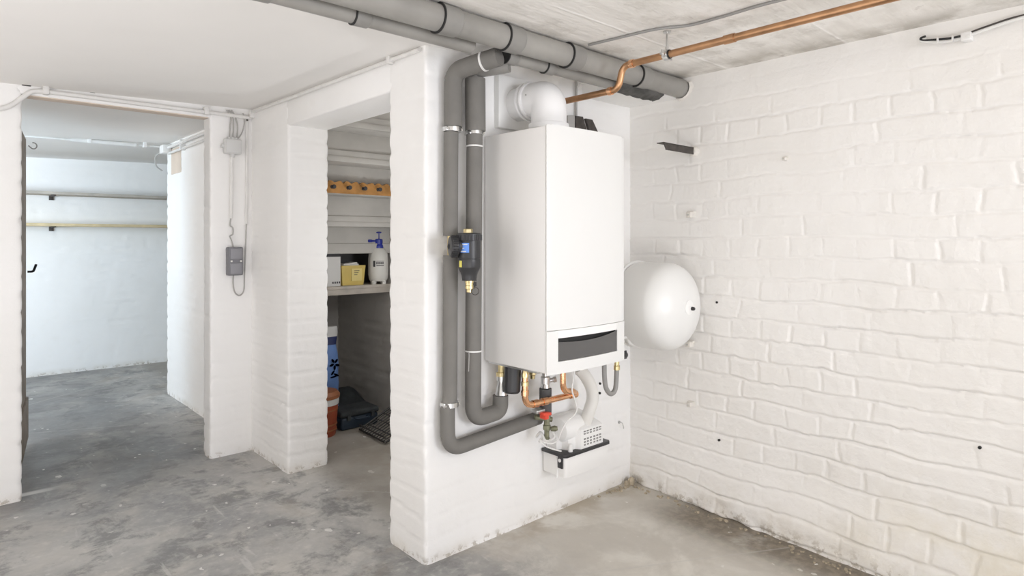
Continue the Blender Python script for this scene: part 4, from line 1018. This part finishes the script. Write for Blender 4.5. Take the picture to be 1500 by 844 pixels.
for k, (dx, dz, w) in enumerate(((-.01, .0, .13), (.01, .0125, .10))):
    single('paper_stack', lambda bm: box(bm, xa + .015 + max(0, dx), xa + .02 + w + dx, yb + .0, yb + .095, ztub - .006 + dz, ztub + .005 + dz, .001, rot=Matrix.Rotation(-.10, 3, 'Y'), about=V((xa + .08, yb, ztub))), 'white_paper', ('lower', 'upper')[k] + ' of the two papers lying in the yellow tub', 'paper', (xa + .07, yb + .04, ztub))
bc = ony(554, 400, yb); bxc = bc.x; R_ = .071
def zb_(py): return ony(554, py, yb).z
t = thing('spray_bottle', 'white pressure sprayer with blue pump head on the store shelf', 'sprayer', (bxc, yb, sz))
obj('bottle', lambda bm: lathe(bm, [(.058, zb_(411.5)), (.066, zb_(409)), (.072, zb_(402)), (.072, zb_(379)), (.068, zb_(372)), (.055, zb_(366)), (.042, zb_(363.5))], (bxc, yb, 0), (0, 0, 1), 36), 'bottle_white', t)
for k in range(4): obj('foot', lambda bm: lathe(bm, [(.016, 0), (.018, .02), (.012, .03)], (bxc + .05 * math.cos(k * PI / 2 + .4), yb + .05 * math.sin(k * PI / 2 + .4), sz), (0, 0, 1), 12), 'bottle_white', t)
hd = obj('pump_head', lambda bm: [lathe(bm, [(.036, zb_(364.5)), (.038, zb_(362)), (.036, zb_(359)), (.032, zb_(358)), (.032, zb_(351)), (.026, zb_(350)), (0, zb_(350))], (bxc, yb, 0), (0, 0, 1), 24)], 'pump_blue', t)
obj('plunger', lambda bm: [cyl(bm, (bxc, yb, zb_(351)), (bxc, yb, zb_(341)), .011, 14), lathe(bm, [(.016, 0), (.024, .004), (.024, .010), (.010, .014), (0, .014)], (bxc, yb, zb_(342)), (0, 0, 1), 16)], 'pump_blue', hd)
obj('nozzle', lambda bm: [tube(bm, [(bxc, yb, zb_(353)), (bxc - .075, yb - .01, zb_(353))], .008, 12), lathe(bm, [(.011, 0), (.011, .025), (.006, .03)], (bxc - .06, yb - .008, zb_(353)), (-1, -.1, 0), 12), tube(bm, [(bxc, yb, zb_(353)), (bxc + .09, yb, zb_(352))], .008, 12)], 'pump_blue', hd)
def bprint(bm):
    az = math.atan2(-yb, -bxc) + .12
    def pt(a, z, r=.0728): return (bxc + r * math.cos(a), yb + r * math.sin(a), z)
    def patch_(a0, a1, z0, z1):
        n = 4
        for i in range(n):
            bm.faces.new([bm.verts.new(pt(a0 + (a1 - a0) * k / n, z)) for k, z in ((i, z0), (i + 1, z0), (i + 1, z1), (i, z1))])
    zc2 = zb_(386); h_ = .022
    patch_(az - .62, az - .40, zc2 - h_, zc2 + h_)
    for k in range(4): patch_(az - .30 + k * .2, az - .18 + k * .2, zc2 - .004, zc2 + .014)
    patch_(az - .30, az + .46, zc2 - .016, zc2 - .010); patch_(az - .30, az + .46, zc2 + .018, zc2 + .021)
obj('print', bprint, 'dark_print', t)

p = onz(488, 640, 0)
kx, ky = 1.86, 3.90
t = thing('bucket', 'red-brown bucket with orange rim on the store floor behind the doorway jamb', 'bucket', (kx, ky, 0))
obj('shell', lambda bm: lathe(bm, [(.088, 0), (.092, .01), (.108, .22), (.103, .22), (.086, .02), (0, .015)], (kx, ky, 0), (0, 0, 1), 36), 'bucket_red', t)
obj('band', lambda bm: lathe(bm, [(.1065, .205), (.1115, .206), (.1135, .245), (.109, .246)], (kx, ky, 0), (0, 0, 1), 36), 'bag_white', t, 'pale band')
obj('rim', lambda bm: lathe(bm, [(.110, .245), (.117, .248), (.118, .268), (.100, .290), (.060, .30), (0, .30)], (kx, ky, 0), (0, 0, 1), 36), 'bucket_orange', t)
for z in (.035, .07, .165): obj('rib', lambda bm: lathe(bm, [(.090, z), (.0975 + z * .05, z + .002), (.0975 + z * .05, z + .010), (.090, z + .012)], (kx, ky, 0), (0, 0, 1), 36), 'bucket_orange', t)
gx, gy = 1.955, 4.15
t = thing('blue_bag', 'blue and white plastic sack standing behind the bucket in the store', 'bag', (gx - .05, gy, 0))
def bag(z0, z1, w=.16, d=.07, x0=gx + .03):
    def f(bm):
        n = 20; rows = []
        for j in range(9):
            s = j / 8; z = z0 + (z1 - z0) * s; row = []
            gz = z / .67; dd_ = d * (1 - .92 * max(0, gz - .55) / .45) + .004
            for i in range(n):
                a = 2 * PI * i / n; cc, ss = math.cos(a), math.sin(a)
                e = .35; xx = w * (.72 + .02 * math.sin(z * 21)) * math.copysign(abs(cc) ** e, cc) * .93; yy = dd_ * math.copysign(abs(ss) ** .8, ss)
                row.append((x0 + xx + .006 * math.sin(z * 33 + a), gy + yy, z))
            rows.append(row)
        P_ = np.array(rows); add_grid(bm, P_, True)
        vs_ = sorted(bm.verts, key=lambda v: v.index)
        bm.verts.ensure_lookup_table(); bm.faces.new([bm.verts[i] for i in range(n)][::-1]); bm.faces.new([bm.verts[8 * n + i] for i in range(n)])
    return f
obj('lower_film', bag(0, .545), 'bag_blue', t)
obj('dark_stripe', bag(.545, .60, .1605, .0705), 'bag_navy', t, 'navy stripe')
obj('white_top', bag(.60, .67), 'bag_white', t, 'white top edge')
def motif(bm):
    for (px, py, rx, rz, an) in [(489.5 + 4.2 * math.cos(k * 1.257 + .3), 533 + 5.5 * math.sin(k * 1.257 + .3), .017, .0085, -(k * 1.257 + .3)) for k in range(5)] + [(487, 546, .020, .007, .9), (492, 549, .022, .007, -.5), (488, 552, .026, .006, .15)]:
        c = ony(px, py, gy - .068); n = 14
        bm.faces.new([bm.verts.new((c.x + rx * math.cos(a) * math.cos(an) - rz * math.sin(a) * math.sin(an), gy - .0755, c.z + rx * math.cos(a) * math.sin(an) + rz * math.sin(a) * math.cos(an))) for a in [2 * PI * k / n for k in range(n)]])
    bmesh.ops.solidify(bm, geom=bm.faces[:], thickness=.002)
obj('print', motif, 'bag_navy', t, 'navy flower print')

t = thing('tool_case', 'dark navy tool case on the store floor beside the bucket', 'case', (2.12, 4.02, 0))
obj('shell', lambda bm: box(bm, 1.99, 2.27, 3.87, 4.06, 0, .085, .018, 3), 'case_navy', t)
obj('lid', lambda bm: box(bm, 1.985, 2.275, 3.865, 4.065, .085, .125, .015, 3), 'cloth_dark', t)
obj('handle', lambda bm: tube(bm, bezier([(2.08, 3.87, .075), (2.08, 3.835, .075), (2.18, 3.835, .075), (2.18, 3.87, .075)], .02, 5), .008, 8), 'case_navy', t)
for x in (2.04, 2.22): obj('latch', lambda bm: box(bm, x - .012, x + .012, 3.856, 3.87, .065, .10, .002), 'cloth_dark', t)
def cloth(bm):
    n = 18; rows = []
    for j in range(n + 1):
        row = []
        for i in range(n + 1):
            u, v = i / n, j / n; e = math.sin(u * PI) ** .6 * math.sin(v * PI) ** .6
            row.append((2.11 + .33 * u, 4.24 + .38 * v, .002 + e * (.12 + .07 * float(vnoise(np.array(u * 5), np.array(v * 5), 3))) ))
        rows.append(row)
    add_grid(bm, np.array(rows)); 
single('dark_sack', cloth, 'cloth_dark', 'crumpled dark sack on the store floor behind the tool case', 'sack', (2.2, 4.35, 0), smooth=80)
t = thing('wire_rack', 'black wire rack leaning against the side wall of the store', 'rack', (2.07, 3.6, 0))
r_a, r_b, r_c, r_d = V((2.085, 3.80, .012)), V((2.065, 3.44, .012)), V((2.44, 3.42, .17)), V((2.44, 3.80, .17))
obj('frame', lambda bm: tube(bm, [r_a, r_b, r_c, r_d, r_a], .0075, 8), 'wire_black', t)
for k in range(1, 11):
    s = k / 11; obj('wire', lambda bm: tube(bm, [r_a.lerp(r_b, s), r_d.lerp(r_c, s)], .0035, 6), 'wire_black', t)
for k in range(1, 6):
    s = k / 6; obj('cross_wire', lambda bm: tube(bm, [r_a.lerp(r_d, s), r_b.lerp(r_c, s)], .0035, 6), 'wire_black', t)
obj('rim_edge', lambda bm: tube(bm, [r_a + V((0, 0, .03)), r_b + V((0, 0, .03))], .005, 8), 'wire_black', t)


# ------------------------------------------------------------------ light
def area(name, loc, target, sx, sy, power, col):
    d = bpy.data.lights.new(name, 'AREA'); d.shape = 'RECTANGLE'; d.size = sx; d.size_y = sy; d.energy = power; d.color = col
    o = bpy.data.objects.new(name, d); COL.objects.link(o); o.location = loc
    o.rotation_euler = (Vector(target) - Vector(loc)).to_track_quat('-Z', 'Y').to_euler(); return o
def bulb(name, loc, r, power, col):
    d = bpy.data.lights.new(name, 'POINT'); d.shadow_soft_size = r; d.energy = power; d.color = col
    o = bpy.data.objects.new(name, d); COL.objects.link(o); o.location = loc; return o
area('daylight_behind_camera', (.9, -2.55, 1.2), (.95, 1.4, 1.25), 2.4, 1.4, 5.5, (.40, .55, 1.0)).data.spread = 1.9
area('behind_fill', (1.9, -2.55, 1.2), (1.9, 1.4, 1.2), 1.2, 1.4, 10, (.97, .98, 1.0)).data.spread = 1.2  # added neutral fill behind the camera, there is no doorway
area('ceiling_fill', (-.30, -.35, .06), (-.2, 0, 2.0), 1.8, 1.2, 59, (1.0, .985, .975))  # added uplight near the floor, out of view, brightens the ceiling
area('ceiling_fill_left', (-1.0, 1.6, .05), (-1.0, 1.7, 2.0), 1.0, 1.2, 14, (1.0, .96, 1.0))  # second added uplight, lifts the ceiling on the left
bulb('ceiling_lamp', (.70, -.70, 1.94), .045, 12, (1.0, .93, .86))
area('left_fill', (-1.62, 2.6, 1.1), (1.3, 3.3, 1.25), 1.6, 1.4, 15, (1.0, .97, .95))  # added fill from the left side, no window in that wall
area('far_room_window', (-1.5, 4.75, 1.4), (.6, 7.3, 1.4), 1.3, 1.1, 40, (.60, .82, 1.0)).data.spread = 2.0
area('far_room_fill', (-1.62, 5.9, 1.5), (.9, 7.0, 1.5), 1.6, .9, 46, (1.0, .92, .88))  # added second light for the far room's tone, not another window
bulb('store_fill', (2.32, 3.0, 1.15), .07, 8.5, (.97, .98, 1.0))  # unseen bulb added to brighten the store, no known fitting
W = bpy.data.worlds.new('world'); SC.world = W; W.use_nodes = True
W.node_tree.nodes['Background'].inputs[0].default_value = (.8, .88, 1, 1); W.node_tree.nodes['Background'].inputs[1].default_value = .3

SC.view_settings.view_transform = 'Standard'; SC.view_settings.look = 'None'
SC.view_settings.gamma = 1; SC.view_settings.use_curve_mapping = False
SC.view_settings.exposure = 0.02
SC.cycles.max_bounces = 14; SC.cycles.diffuse_bounces = 10
